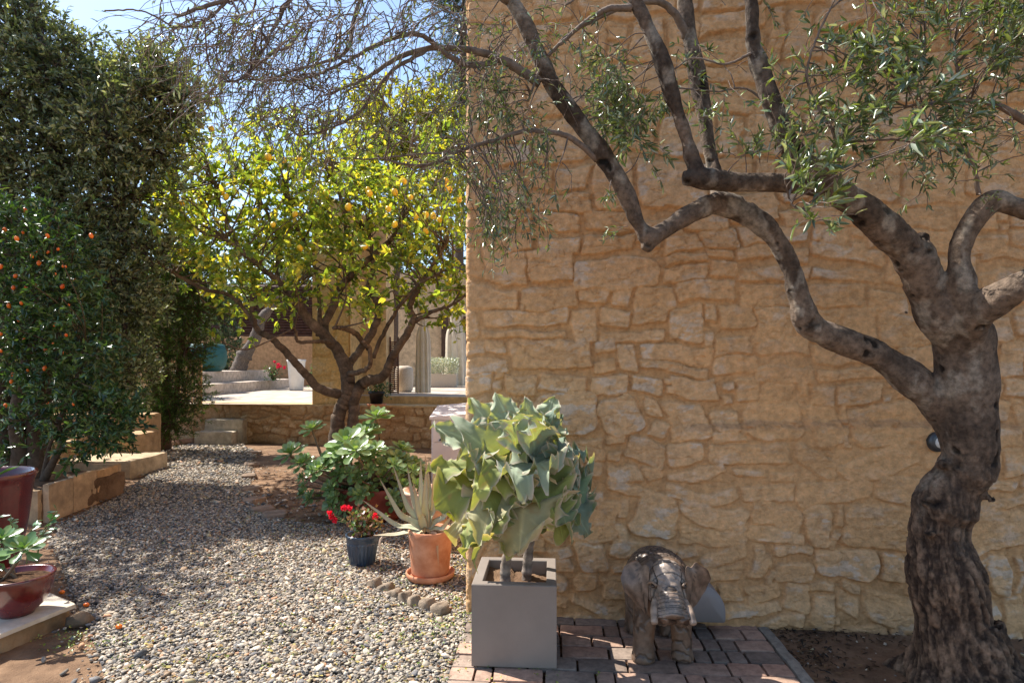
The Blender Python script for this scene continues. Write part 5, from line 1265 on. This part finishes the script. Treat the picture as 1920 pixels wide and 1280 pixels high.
# ================================================================== LEMON TREE
lb = G(642, 840); lb = np.array((P(642, 800, 8.9)[0], 8.9, 0))
ltree = thing('lemon_tree', 'spreading backlit lemon tree with yellow fruit before the terrace wall', 'tree', lb)
mbT, mbL = MB(), MB()
LB = [
 [(630, 850, 8.9, 44), (632, 805, 8.9, 32), (636, 775, 8.9, 28), (648, 748, 8.9, 28), (655, 735, 8.9, 28)],
 [(662, 850, 8.9, 34), (662, 800, 8.9, 25), (664, 765, 8.9, 24), (660, 735, 8.9, 24)],
 [(640, 740, 8.9, 22), (600, 728, 8.8, 19), (572, 700, 8.7, 17), (540, 665, 8.6, 16), (510, 635, 8.5, 14), (482, 618, 8.5, 12), (475, 590, 8.4, 10), (470, 560, 8.4, 8)],
 [(652, 740, 8.9, 28), (648, 700, 8.9, 26), (634, 660, 8.9, 24), (605, 625, 8.8, 22), (575, 595, 8.7, 20), (555, 565, 8.6, 19), (540, 545, 8.6, 16), (500, 510, 8.5, 12), (450, 470, 8.3, 9), (400, 430, 8.2, 7)],
 [(655, 740, 8.9, 26), (652, 690, 8.9, 22), (628, 650, 8.9, 20), (608, 615, 8.95, 18), (625, 575, 9.0, 17), (635, 545, 9.0, 16), (665, 510, 9.0, 14), (705, 475, 9.1, 12), (740, 440, 9.1, 9), (755, 400, 9.2, 7)],
 [(655, 735, 8.9, 24), (652, 690, 9.0, 18), (668, 665, 9.0, 16), (700, 620, 9.0, 16), (710, 580, 9.0, 15), (705, 560, 9.0, 15), (690, 540, 9.0, 13), (700, 500, 9.1, 9), (690, 420, 9.1, 7)],
 [(662, 750, 8.9, 26), (680, 718, 8.9, 24), (718, 705, 8.8, 20), (735, 670, 8.8, 17), (760, 630, 8.8, 16), (775, 600, 8.8, 15), (768, 575, 8.8, 13), (785, 540, 8.8, 12), (810, 500, 8.8, 9), (840, 450, 8.8, 7)],
 [(775, 605, 8.8, 10), (810, 585, 8.7, 8), (850, 570, 8.6, 6), (890, 540, 8.6, 5)],
 [(700, 670, 8.9, 9), (720, 625, 8.8, 9), (745, 580, 8.7, 8), (790, 530, 8.6, 7), (850, 500, 8.6, 5)],
 [(596, 630, 8.85, 14), (600, 600, 8.9, 10), (598, 560, 9.0, 8), (590, 500, 9.1, 7), (560, 430, 9.2, 6), (530, 330, 9.2, 5)],
 [(482, 618, 8.5, 7), (440, 560, 8.4, 8), (380, 540, 8.3, 9), (330, 515, 8.2, 7), (290, 490, 8.1, 5)],
 [(555, 565, 8.6, 12), (520, 520, 8.9, 9), (520, 450, 9.1, 8), (490, 380, 9.2, 6), (440, 300, 9.3, 5)],
 [(665, 510, 9.0, 10), (650, 440, 9.2, 8), (640, 370, 9.3, 7), (600, 290, 9.4, 5)],
 [(740, 440, 9.1, 8), (760, 380, 9.3, 7), (770, 300, 9.4, 5), (780, 220, 9.5, 4)],
 [(450, 470, 8.3, 8), (420, 400, 8.6, 6), (400, 340, 8.8, 5), (380, 280, 8.9, 4)],
 [(620, 640, 8.8, 10), (590, 640, 8.4, 8), (560, 640, 8.3, 7), (553, 615, 8.2, 6)], [(690, 655, 8.8, 10), (665, 625, 8.5, 12), (640, 615, 8.3, 10), (625, 615, 8.2, 8)],
 [(655, 700, 8.8, 12), (690, 690, 8.6, 10), (693, 655, 8.5, 9), (680, 640, 8.4, 8)],
]
LP = []
for lst in LB:
    p_, r_ = PB(lst); n = len(p_) * 6; s = spline(p_, n); s += rng.normal(0, .006, s.shape); rr = np.interp(np.linspace(0, 1, n), np.linspace(0, 1, len(r_)), r_)
    tube(mbT, s, rr * .88, 10, (.135, .095, .065) * (1 + .25 * rng.standard_normal((n, 1)))); LP.append(s[n // 2:])
LPA = np.concatenate(LP)
LC = [(.28, .38, .06), (.19, .29, .05), (.38, .43, .07), (.12, .20, .04), (.50, .46, .08), (.24, .33, .08)]
LCL = [(330, 400, 8.4, 60, 60), (300, 350, 8.6, 45, 34), (320, 470, 8.3, 45, 30), (400, 370, 8.8, 70, 75), (400, 460, 8.6, 60, 60), (390, 290, 9.0, 45, 32), (370, 250, 9.0, 30, 12), (460, 320, 9.1, 60, 60), (480, 400, 9.0, 70, 90), (450, 500, 8.6, 50, 50), (440, 560, 8.5, 45, 30), (530, 470, 8.9, 60, 70), (540, 380, 9.1, 70, 80), (540, 300, 9.2, 60, 55), (500, 260, 9.2, 45, 22), (600, 440, 9.1, 70, 90), (620, 350, 9.3, 70, 80), (600, 270, 9.4, 50, 36), (560, 540, 8.7, 45, 30), (510, 570, 8.5, 40, 24), (660, 490, 9.0, 55, 60), (700, 410, 9.2, 70, 90), (700, 320, 9.4, 60, 70), (760, 460, 9.0, 60, 80), (780, 370, 9.2, 60, 80), (800, 290, 9.4, 50, 50), (830, 430, 8.9, 45, 60), (840, 520, 8.8, 40, 50), (780, 540, 8.8, 50, 50), (720, 540, 8.9, 45, 34), (850, 340, 9.1, 40, 40), (850, 590, 8.7, 30, 16), (690, 570, 8.9, 40, 14), (640, 560, 8.8, 40, 14)]
for (px, py, Y_, sp, nt) in LCL:
    for k in range(int(nt * .95)):
        c = P(px + rng.normal(0, sp * .6), py + rng.normal(0, sp * .6), Y_ + rng.normal(0, .55)); d_ = np.linalg.norm(LPA - c, axis=1); a_ = LPA[rng.choice(np.argsort(d_)[:5])]
        if k % 4 == 0: tube(mbT, wig(a_, c, 9, .10, rng), np.linspace(.014, .006, 9), 4, (.14, .10, .07), cap=False)
        twig(rng, c, unit(unit(c - a_) * .6 + rdir(rng) * .8 + (0, 0, .2)), .30 * rng.uniform(.6, 1.2), .0045, 9.5, -.1, .106, .2, (.15, .12, .06), 7, 3, .50, LC, 'lance', 0, lo=.1)
part('trunk', mbT, M['bark_plain'], ltree); part('foliage', mbL, M['lemon_leaf'], ltree)
def fruit(c, r, elong, rng, m, root, name):
    m_ = MB(); ax = unit(rdir(rng) * .5 + (0, 0, -1)); Rm = Vector(tuple(ax)).to_track_quat('Z', 'Y').to_matrix()
    th = np.linspace(0, PI, 11); prof = np.stack([np.sin(th) ** .95 * r, -np.cos(th) * r * elong * (1 + .12 * np.exp(-((th - PI) / .35) ** 2))], -1)
    a = MB(); lathe(a, prof, (0, 0, 0), 14); V_ = np.concatenate(a.V) @ np.array(Rm).T + c
    m_.add(V_, None, np.concatenate(a.Q)[:, ::-1] if False else np.concatenate(a.Q)); return part(name, m_, m, root)
for (px, py) in [(415, 360), (424, 369), (512, 421), (553, 402), (562, 465), (612, 362), (653, 388), (684, 462), (693, 363), (690, 357), (799, 403), (812, 405), (824, 412), (798, 433), (835, 352), (843, 355), (341, 381), (377, 235), (396, 242), (503, 295), (532, 300), (561, 297), (770, 370), (758, 340), (740, 360), (728, 392), (740, 421), (861, 375), (780, 407), (836, 339)]:
    fruit(P(px, py, 8.05 + rng.normal(0, .12)), .041 * rng.uniform(.8, 1.1), 1.18, rng, M['fruit_l'], ltree, 'lemon')

# ================================================================== KUMQUAT TREE
kb = np.array((P(60, 880, 6.35)[0], 6.3, .2))
ktree = thing('kumquat_tree', 'dark green kumquat tree dotted with orange fruit in the slab edged bed', 'tree', kb)
mbT, mbL = MB(), MB(); KP = []
for lst in ([(35, 905, 6.35, 34), (38, 850, 6.35, 28), (30, 780, 6.3, 24), (45, 700, 6.3, 18), (60, 600, 6.3, 12), (40, 480, 6.3, 7)], [(68, 905, 6.4, 32), (66, 850, 6.4, 26), (62, 790, 6.4, 22), (85, 700, 6.35, 16), (110, 600, 6.3, 10), (100, 480, 6.3, 6)],
            [(82, 900, 6.2, 16), (100, 865, 6.15, 13), (115, 830, 6.1, 11), (110, 790, 6.1, 9), (140, 730, 6.0, 7), (160, 650, 6.0, 5)], [(80, 900, 6.2, 10), (88, 860, 6.2, 8), (98, 825, 6.2, 6), (130, 800, 6.1, 5), (180, 790, 6.0, 4)], [(20, 900, 6.5, 26), (5, 820, 6.5, 20), (-30, 700, 6.4, 14), (-60, 560, 6.4, 8)]):
    p_, r_ = PB(lst); n = len(p_) * 6; s = spline(p_, n); rr = np.interp(np.linspace(0, 1, n), np.linspace(0, 1, len(r_)), r_); tube(mbT, s, rr, 10, (.10, .075, .055)); KP.append(s[n // 3:])
KP = np.concatenate(KP)
KC = [(.035, .08, .025), (.055, .11, .032), (.02, .05, .018), (.10, .17, .05)]
for (px, py, Y_, sp, nt) in [(20, 420, 6.3, 50, 60), (80, 440, 6.2, 45, 55), (130, 470, 6.2, 45, 45), (30, 510, 6.1, 55, 70), (110, 540, 6.1, 55, 75), (160, 560, 6.1, 35, 34), (50, 610, 6.1, 60, 80), (130, 630, 6.0, 50, 70), (180, 660, 6.0, 35, 34), (60, 700, 6.1, 60, 70), (140, 720, 6.0, 45, 60), (190, 740, 6.0, 35, 34), (170, 790, 5.95, 40, 44), (110, 780, 6.1, 45, 34), (40, 790, 6.2, 50, 36), (150, 830, 5.95, 30, 20), (190, 810, 5.9, 25, 18), (222, 770, 5.9, 26, 30), (215, 815, 5.9, 22, 20), (0, 850, 6.4, 30, 20), (-60, 500, 6.3, 60, 40), (-60, 650, 6.3, 60, 40)]:
    for k in range(int(nt * 1.25)):
        c = P(px + rng.normal(0, sp * .6), py + rng.normal(0, sp * .6), Y_ + rng.normal(0, .3)); d_ = np.linalg.norm(KP - c, axis=1); a_ = KP[rng.choice(np.argsort(d_)[:5])]
        if k % 5 == 0: tube(mbT, wig(a_, c, 8, .08, rng), np.linspace(.008, .004, 8), 4, (.10, .08, .05), cap=False)
        twig(rng, c, unit(unit(c - a_) * .5 + rdir(rng) * .7 + (0, 0, .2)), .20 * rng.uniform(.6, 1.2), .003, 13, .6, .070, .2, (.08, .10, .04), 6, 3, .36, KC, 'lance', 0, lo=.05)
part('trunk', mbT, M['bark_plain'], ktree); part('foliage', mbL, M['kumquat_leaf'], ktree)
KQ = [(47, 394), (9, 431), (48, 429), (43, 436), (31, 447), (89, 442), (171, 442), (90, 473), (109, 467), (73, 493), (48, 502), (123, 500), (118, 499), (29, 517), (103, 514), (25, 539), (50, 538), (67, 534), (117, 537), (17, 573), (40, 568), (129, 572), (103, 609), (2, 626), (45, 636), (124, 628), (100, 645), (85, 656), (122, 661), (2, 658), (52, 694), (24, 702), (21, 715), (56, 723), (164, 693), (91, 757), (138, 757), (70, 470), (60, 480), (140, 525), (35, 600), (84, 690), (1, 500), (10, 760)]
for (px, py) in KQ: fruit(P(px, py, 5.74 + rng.normal(0, .16)), .0165 * rng.uniform(.6, 1.2), 1.3, rng, M['fruit_k'], ktree, 'kumquat')
WH = ['nearest the red bowl', 'beside the boulder at the slab', 'alone farther out on the gravel']
for i, (px, py) in enumerate(((116, 1113), (162, 1137), (223, 1178))):
    g = G(px, py, .012); a = MB(); ellipsoid(a, g + (0, 0, .012), (.017, .014, .013), seg=14, rings=8); tag(obj('fallen_kumquat', a, M['fruit_k']), 'fallen orange kumquat lying on the gravel, ' + WH[i], 'fruit', 'fallen kumquats')

# ================================================================== BIG EVERGREEN, CONIFER, TREES BEHIND
def blobtree(name, label, base, trunkpts, blobs, cols, mleaf, lL, lW, dens, seed, nleaf=13, twL=.3, kind='lance', group=None, barkc=(.10, .075, .06), wts=None, up=.25):
    global mbT, mbL
    rng = np.random.default_rng(seed); mbT, mbL = MB(), MB()
    t = thing(name, label, 'tree', base, group); ends = []
    for pts, r0, r1 in trunkpts:
        s = spline(pts, 24); tube(mbT, s, np.linspace(r0, r1, 24) * (1 + .06 * rng.standard_normal(24)), 9, barkc); ends.append(s[8:])
    ends = np.concatenate(ends)
    for (px, py, Y_, rpx, n) in blobs:
        c0 = P(px, py, Y_); r = rpx / FPX * Y_
        tube(mbT, wig(ends[np.argmin(np.linalg.norm(ends - c0, axis=1))], c0, 12, .06, rng), np.linspace(.05, .02, 12), 5, barkc)
        for k in range(int(n * dens)):
            d_ = rdir(rng); c = c0 + d_ * r * (rng.random() ** .45) * (1, .85, .9) * (1.0 if k % 7 else rng.uniform(1.1, 1.32))
            if k % 9 == 0: tube(mbT, wig(c0, c, 8, .07, rng), np.linspace(.018, .007, 8), 3, barkc, cap=False)
            twig(rng, c, unit(d_ * .6 + rdir(rng) * .7 + (0, 0, up)), twL * rng.uniform(.6, 1.3), .005, nleaf, 0, lL, .12, barkc, 5, 3, lW, cols, kind, 0, lo=0)
    part('trunk', mbT, M['bark_plain'], t); part('crown', mbL, mleaf, t); return t
EC = [(.18, .22, .10), (.13, .17, .08), (.26, .30, .15), (.09, .12, .06), (.38, .41, .25)]
bt = P(62, 760, 7.6) * (1, 1, 0)
blobtree('evergreen_tree', 'very tall dense grey green evergreen tree filling the upper left', bt,
  [([bt, bt + (0, 0, 1.5), bt + (.2, .1, 3.5), P(90, 200, 7.6), P(60, 0, 7.6)], .20, .06), ([bt + (0, 0, .8), P(200, 500, 7.6), P(240, 250, 7.6), P(270, 120, 7.6)], .11, .03), ([bt + (-.5, 0, 0), P(20, 400, 7.6), P(-60, 100, 7.6)], .15, .05)],
  [(25, 60, 7.60, 90, 300), (-10, -50, 7.80, 80, 160), (0, 190, 7.40, 110, 340), (115, 150, 7.50, 85, 300), (195, 165, 7.90, 62, 190), (262, 140, 7.45, 42, 80), (310, 132, 7.60, 40, 80), (340, 185, 7.62, 42, 90), (290, 205, 7.55, 70, 210), (215, 260, 7.35, 90, 300), (110, 290, 7.60, 100, 320), (300, 290, 7.55, 50, 120), (10, 330, 7.60, 100, 260), (230, 370, 7.55, 80, 240), (150, 420, 7.53, 90, 250), (255, 460, 7.53, 55, 120), (210, 520, 7.50, 75, 200), (260, 580, 7.50, 45, 80), (200, 630, 7.47, 70, 170), (235, 700, 7.45, 50, 90), (190, 740, 7.45, 50, 80), (60, 520, 7.60, 110, 200), (60, 700, 7.60, 100, 160), (-90, 200, 7.70, 110, 160), (-90, 450, 7.65, 110, 140), (60, 810, 7.53, 60, 60)],
  EC, M['oak_leaf'], .072, .40, 1.2, 101, 14, .28)
nb_ = np.array((-5.9, 5.2, -.05))  # extra evergreen added out of view so its crown dapples the near gravel
blobtree('evergreen_tree', 'unseen slender evergreen added beyond the left edge to dapple the gravel with shade', nb_, [([nb_, nb_ + (.1, 0, 1.5), nb_ + (-.05, .2, 3), nb_ + (0, .3, 4.5)], .12, .04)], [(-170, 230, 5.3, 110, 70), (-190, 60, 5.6, 120, 70), (-150, 380, 5.6, 90, 50)], EC, M['oak_leaf'], .072, .40, 1.2, 131, 14, .28)
CC = [(.05, .10, .025), (.075, .14, .03), (.035, .07, .02), (.11, .18, .04)]
cb_ = P(310, 800, 10.3) * (1, 1, 0)
blobtree('conifer', 'dark feathery conifer standing between the big evergreen and the terrace steps', cb_,
  [([cb_, cb_ + (0, 0, 1.2), P(320, 500, 10.3)], .09, .03), ([cb_ + (.1, 0, .4), P(350, 600, 10.2), P(375, 520, 10.2)], .05, .02), ([cb_ + (0, 0, .3), P(270, 620, 10.3), P(300, 480, 10.4)], .05, .02)],
  [(290, 500, 10.3, 55, 190), (350, 500, 10.3, 48, 170), (320, 570, 10.2, 70, 260), (370, 580, 10.2, 32, 100), (280, 640, 10.2, 48, 170), (350, 650, 10.1, 40, 150), (300, 720, 10.2, 55, 130), (350, 745, 10.2, 38, 110), (270, 780, 10.1, 45, 130), (318, 790, 10.1, 38, 130), (358, 690, 10.2, 20, 40)],
  CC, M['conifer'], .060, .16, 1.1, 102, 28, .28, 'diamond', barkc=(.12, .07, .045))
# slatted fence behind the conifer
ft = thing('slatted_fence', 'brown slatted fence panel ending in a post beside the terrace steps', 'fence', P(376, 760, 11.3))
mb = MB(); x1 = P(377, 0, 11.35)[0]
for i in range(34):
    x = x1 - .1 - i * .055; box(mb, (x, 11.38, .73), (x + .032, 11.40, 1.50))
part('slats', mb, M['plaster'], ft, False)
mb = MB(); rough_box(mb, (x1 - .045, 11.33, .70), (x1 + .01, 11.39, 1.56), col=(.42, .24, .13), amp=.003); rough_box(mb, (x1 - 2.0, 11.34, 1.50), (x1 - .05, 11.38, 1.54), col=(.42, .24, .13), amp=.003); part('post', mb, M['limestone'], ft)
# trees and hedges behind the terrace
def T0(px, Y_): return np.array((P(px, 0, Y_)[0], Y_, .5))
HC = [(.06, .10, .04), (.09, .14, .06), (.14, .19, .10), (.04, .07, .03)]
b_ = T0(415, 19.5); blobtree('hedge_shrub', 'leafy green shrub behind the teal pot with pale flowers', b_, [([b_, b_ + (0, 0, 1), b_ + (.1, 0, 2.4)], .06, .02)], [(412, 600, 19.5, 34, 180), (425, 650, 19.4, 26, 120), (400, 560, 19.6, 34, 140), (430, 560, 19.5, 30, 120), (432, 690, 19.2, 12, 40)], HC, M['oak_leaf'], .10, .4, 1.0, 103, 12, .35)
YC = [(.34, .36, .04), (.26, .30, .035), (.42, .40, .05), (.18, .24, .03)]
b_ = T0(740, 14.5); blobtree('yellow_green_tree', 'sunlit yellow green tree rising behind the lemon tree against the house edge', b_, [([b_, b_ + (0, 0, 2.5), P(760, 330, 14.5), P(750, 220, 14.5)], .12, .04)], [(700, 260, 14.5, 60, 130), (770, 230, 14.5, 65, 170), (830, 210, 14.5, 45, 110), (820, 290, 14.5, 50, 120), (740, 320, 14.4, 60, 120), (660, 330, 14.5, 50, 80), (690, 180, 14.6, 30, 40), (840, 380, 14.3, 50, 90), (870, 300, 14.5, 50, 60)], YC, M['lemon_leaf'], .16, .48, .9, 104, 9, .4)
PC = [(.06, .09, .06), (.09, .12, .08), (.045, .07, .05)]
b_ = T0(860, 20); blobtree('pine_tree', 'tall blue green pine crown just left of the stone house edge', b_, [([b_, b_ + (0, 0, 4), P(870, 60, 20), P(870, -40, 20)], .2, .06)], [(852, 90, 20, 30, 110), (868, 150, 20, 34, 120), (862, 220, 20, 34, 120), (850, 20, 20, 34, 110), (880, -30, 20, 60, 120), (855, 290, 20, 34, 80), (820, -10, 20, 26, 40)], PC, M['conifer'], .14, .12, 1.0, 105, 20, .45, 'diamond')
DC = [(.10, .13, .05), (.07, .10, .045), (.15, .18, .07)]
for i, (px, Y_, bl, lab, sd) in enumerate((
    (360, 24, [(350, 330, 24, 40, 90), (350, 430, 24, 60, 160), (400, 500, 24, 60, 160), (330, 520, 24, 60, 130)], 'grey green garden tree behind the terrace seen under the lemon tree left side', 110),
    (560, 26, [(540, 520, 26, 60, 150), (600, 480, 26, 60, 150), (500, 460, 26, 50, 110), (620, 400, 26, 60, 110)], 'dark green garden tree behind the louvres at the middle of the terrace', 111),
    (720, 27, [(700, 500, 27, 60, 150), (760, 460, 27, 60, 150), (800, 540, 27, 60, 130), (850, 480, 27, 60, 130), (740, 380, 27, 60, 110)], 'broad green garden tree behind the gallery of the far house', 112))):
    b_ = T0(px, Y_); blobtree('garden_tree', lab, b_, [([b_, b_ + (0, 0, 2.5), P(px, bl[0][1], Y_)], .15, .06)], bl, DC, M['oak_leaf'], .20, .45, 1.0, sd, 10, .5, group='trees beyond the terrace')
b_ = T0(120, 14); blobtree('tall_hedge', 'dark leafy hedge mass behind the kumquat and big evergreen at left', b_, [([b_, b_ + (0, 0, 1), b_ + (.1, 0, 2)], .1, .04)], [(-60, 600, 14, 90, 200), (40, 620, 14, 90, 260), (140, 600, 14, 90, 260), (240, 600, 14, 90, 260), (60, 730, 14, 70, 200), (160, 740, 14, 70, 200), (250, 720, 14, 70, 200), (-50, 740, 14, 80, 160), (180, 480, 14, 90, 220), (60, 460, 14, 90, 200)], HC, M['oak_leaf'], .13, .45, 1.0, 120, 14, .45)
# leaning grey olive trunk on the terrace
b_ = P(448, 697, 18.0)
lt = thing('leaning_olive', 'grey leaning olive trunk growing beside the terrace steps against the ochre wall', 'tree', b_)
mb = MB(); s = spline([P(445, 702, 18), P(455, 672, 18), P(476, 640, 18), P(490, 600, 18), P(520, 560, 18), P(540, 500, 18)], 40); rr = np.interp(np.linspace(0, 1, 40), [0, .2, .5, 1], [.26, .20, .16, .06]) * (1 + .08 * np.random.default_rng(3).standard_normal(40)); tube(mb, s, rr, 14, (.15, .12, .10))
V = mb.V[0]; mb.V[0] = V + .04 * np.stack([fbm(V * 5, 3, 1), fbm(V * 5, 3, 2), 0 * V[:, 0]], -1); part('trunk', mb, M['bark'], lt)
mbT, mbL = MB(), MB(); rng = np.random.default_rng(6)
for k in range(260):
    c = P(530 + rng.normal(0, 34), 470 + rng.normal(0, 34), 18 + rng.normal(0, .7)); twig(rng, c, rdir(rng), .4, .006, 12, .3, .12, .15, kids=0)
part('crown', mbL, M['olive_leaf'], lt)

# ================================================================== GROUND LITTER AND SMALL WEEDS
rng = np.random.default_rng(55); mb = MB()
q = []
for (px, py, sx, sy, n) in ((860, 1120, 30, 60, 300), (700, 1060, 60, 60, 240), (800, 1180, 70, 50, 260), (560, 980, 60, 20, 120), (520, 1060, 120, 60, 160), (420, 1200, 120, 60, 120), (1030, 1262, 40, 8, 30), (130, 1200, 40, 14, 130), (250, 1240, 40, 20, 40), (870, 1000, 30, 40, 120), (1215, 1150, 8, 3, 10)):
    for k in range(n // 4):
        a = G(px + rng.normal(0, sx), max(780, py + rng.normal(0, sy)), .012)
        q += [a + (rng.normal(0, .018), rng.normal(0, .018), rng.uniform(0, .012)) for _ in range(4)]
q = np.array(q); q = q[(q - WC) @ EX < .02 * 100]; n = len(q)
leaves(mb, q, rdir(rng, n) * (1, 1, .4) + (0, 0, .2), rdir(rng, n) * .5 + (0, 0, 1), rng.uniform(.009, .018, n), rng.uniform(.006, .012, n), leafcols(rng, n, [(.14, .22, .04), (.22, .28, .05), (.40, .34, .06), (.10, .16, .03)]), 'spoon')
struct('ground_cover', mb, M['succulent'], kind='stuff')
mb = MB(); q = []
for (u, v, su, sv_, n) in ((1.78, -.35, .10, .15, 260), (1.95, -.12, .3, .06, 200), (2.3, -.3, .4, .2, 160), (2.0, -.7, .3, .2, 120), (1.5, -.02, .2, .02, 60)):
    for k in range(n): q.append(W(u + rng.normal(0, su), v + rng.normal(0, sv_) if v + .0 < -.02 else v, rng.uniform(-.008, .004)))
q = np.array(q); q = q[((q - WC) @ EX > 1.45) & ((q - WC) @ EY < -.03)]; n = len(q)
leaves(mb, q, rdir(rng, n) * (1, 1, .2), rdir(rng, n) * .5 + (0, 0, 1), rng.uniform(.015, .04, n), rng.uniform(.006, .012, n), leafcols(rng, n, [(.05, .035, .025), (.10, .06, .035), (.16, .10, .05), (.03, .025, .02)]), 'lance')
bedq = []
for k in range(420):
    a = G(560 + rng.normal(0, 70), np.clip(920 + rng.normal(0, 35), 850, 975), .0); bedq.append(a)
a = np.array(bedq); n = len(a)
leaves(mb, a, rdir(rng, n) * (1, 1, .2), rdir(rng, n) * .5 + (0, 0, 1), rng.uniform(.03, .08, n), rng.uniform(.012, .03, n), leafcols(rng, n, [(.30, .18, .09), (.20, .12, .06), (.40, .28, .15), (.10, .06, .04)]), 'lance')
k_ = 260; a = np.array([G(rng.uniform(240, 870), rng.uniform(860, 1270), .016) for _ in range(k_)]); a = a[inpoly(a[:, 0], a[:, 1], gpoly)]; n = len(a)
leaves(mb, a, rdir(rng, n) * (1, 1, .25), rdir(rng, n) * .5 + (0, 0, 1), rng.uniform(.02, .045, n), rng.uniform(.008, .02, n), leafcols(rng, n, [(.34, .22, .08), (.24, .12, .06), (.45, .38, .12)]), 'lance')
k_ = 500; a = np.array([G(rng.uniform(200, 870), rng.uniform(960, 1279), .014) for _ in range(k_)]); a = a[inpoly(a[:, 0], a[:, 1], gpoly)]; n = len(a)
leaves(mb, a, rdir(rng, n) * (1, 1, .2), rdir(rng, n) * .5 + (0, 0, 1), rng.uniform(.012, .03, n), rng.uniform(.006, .013, n), leafcols(rng, n, [(.30, .24, .08), (.16, .10, .05), (.38, .32, .10)]), 'lance')
struct('leaf_litter', mb, M['petal'], kind='stuff')
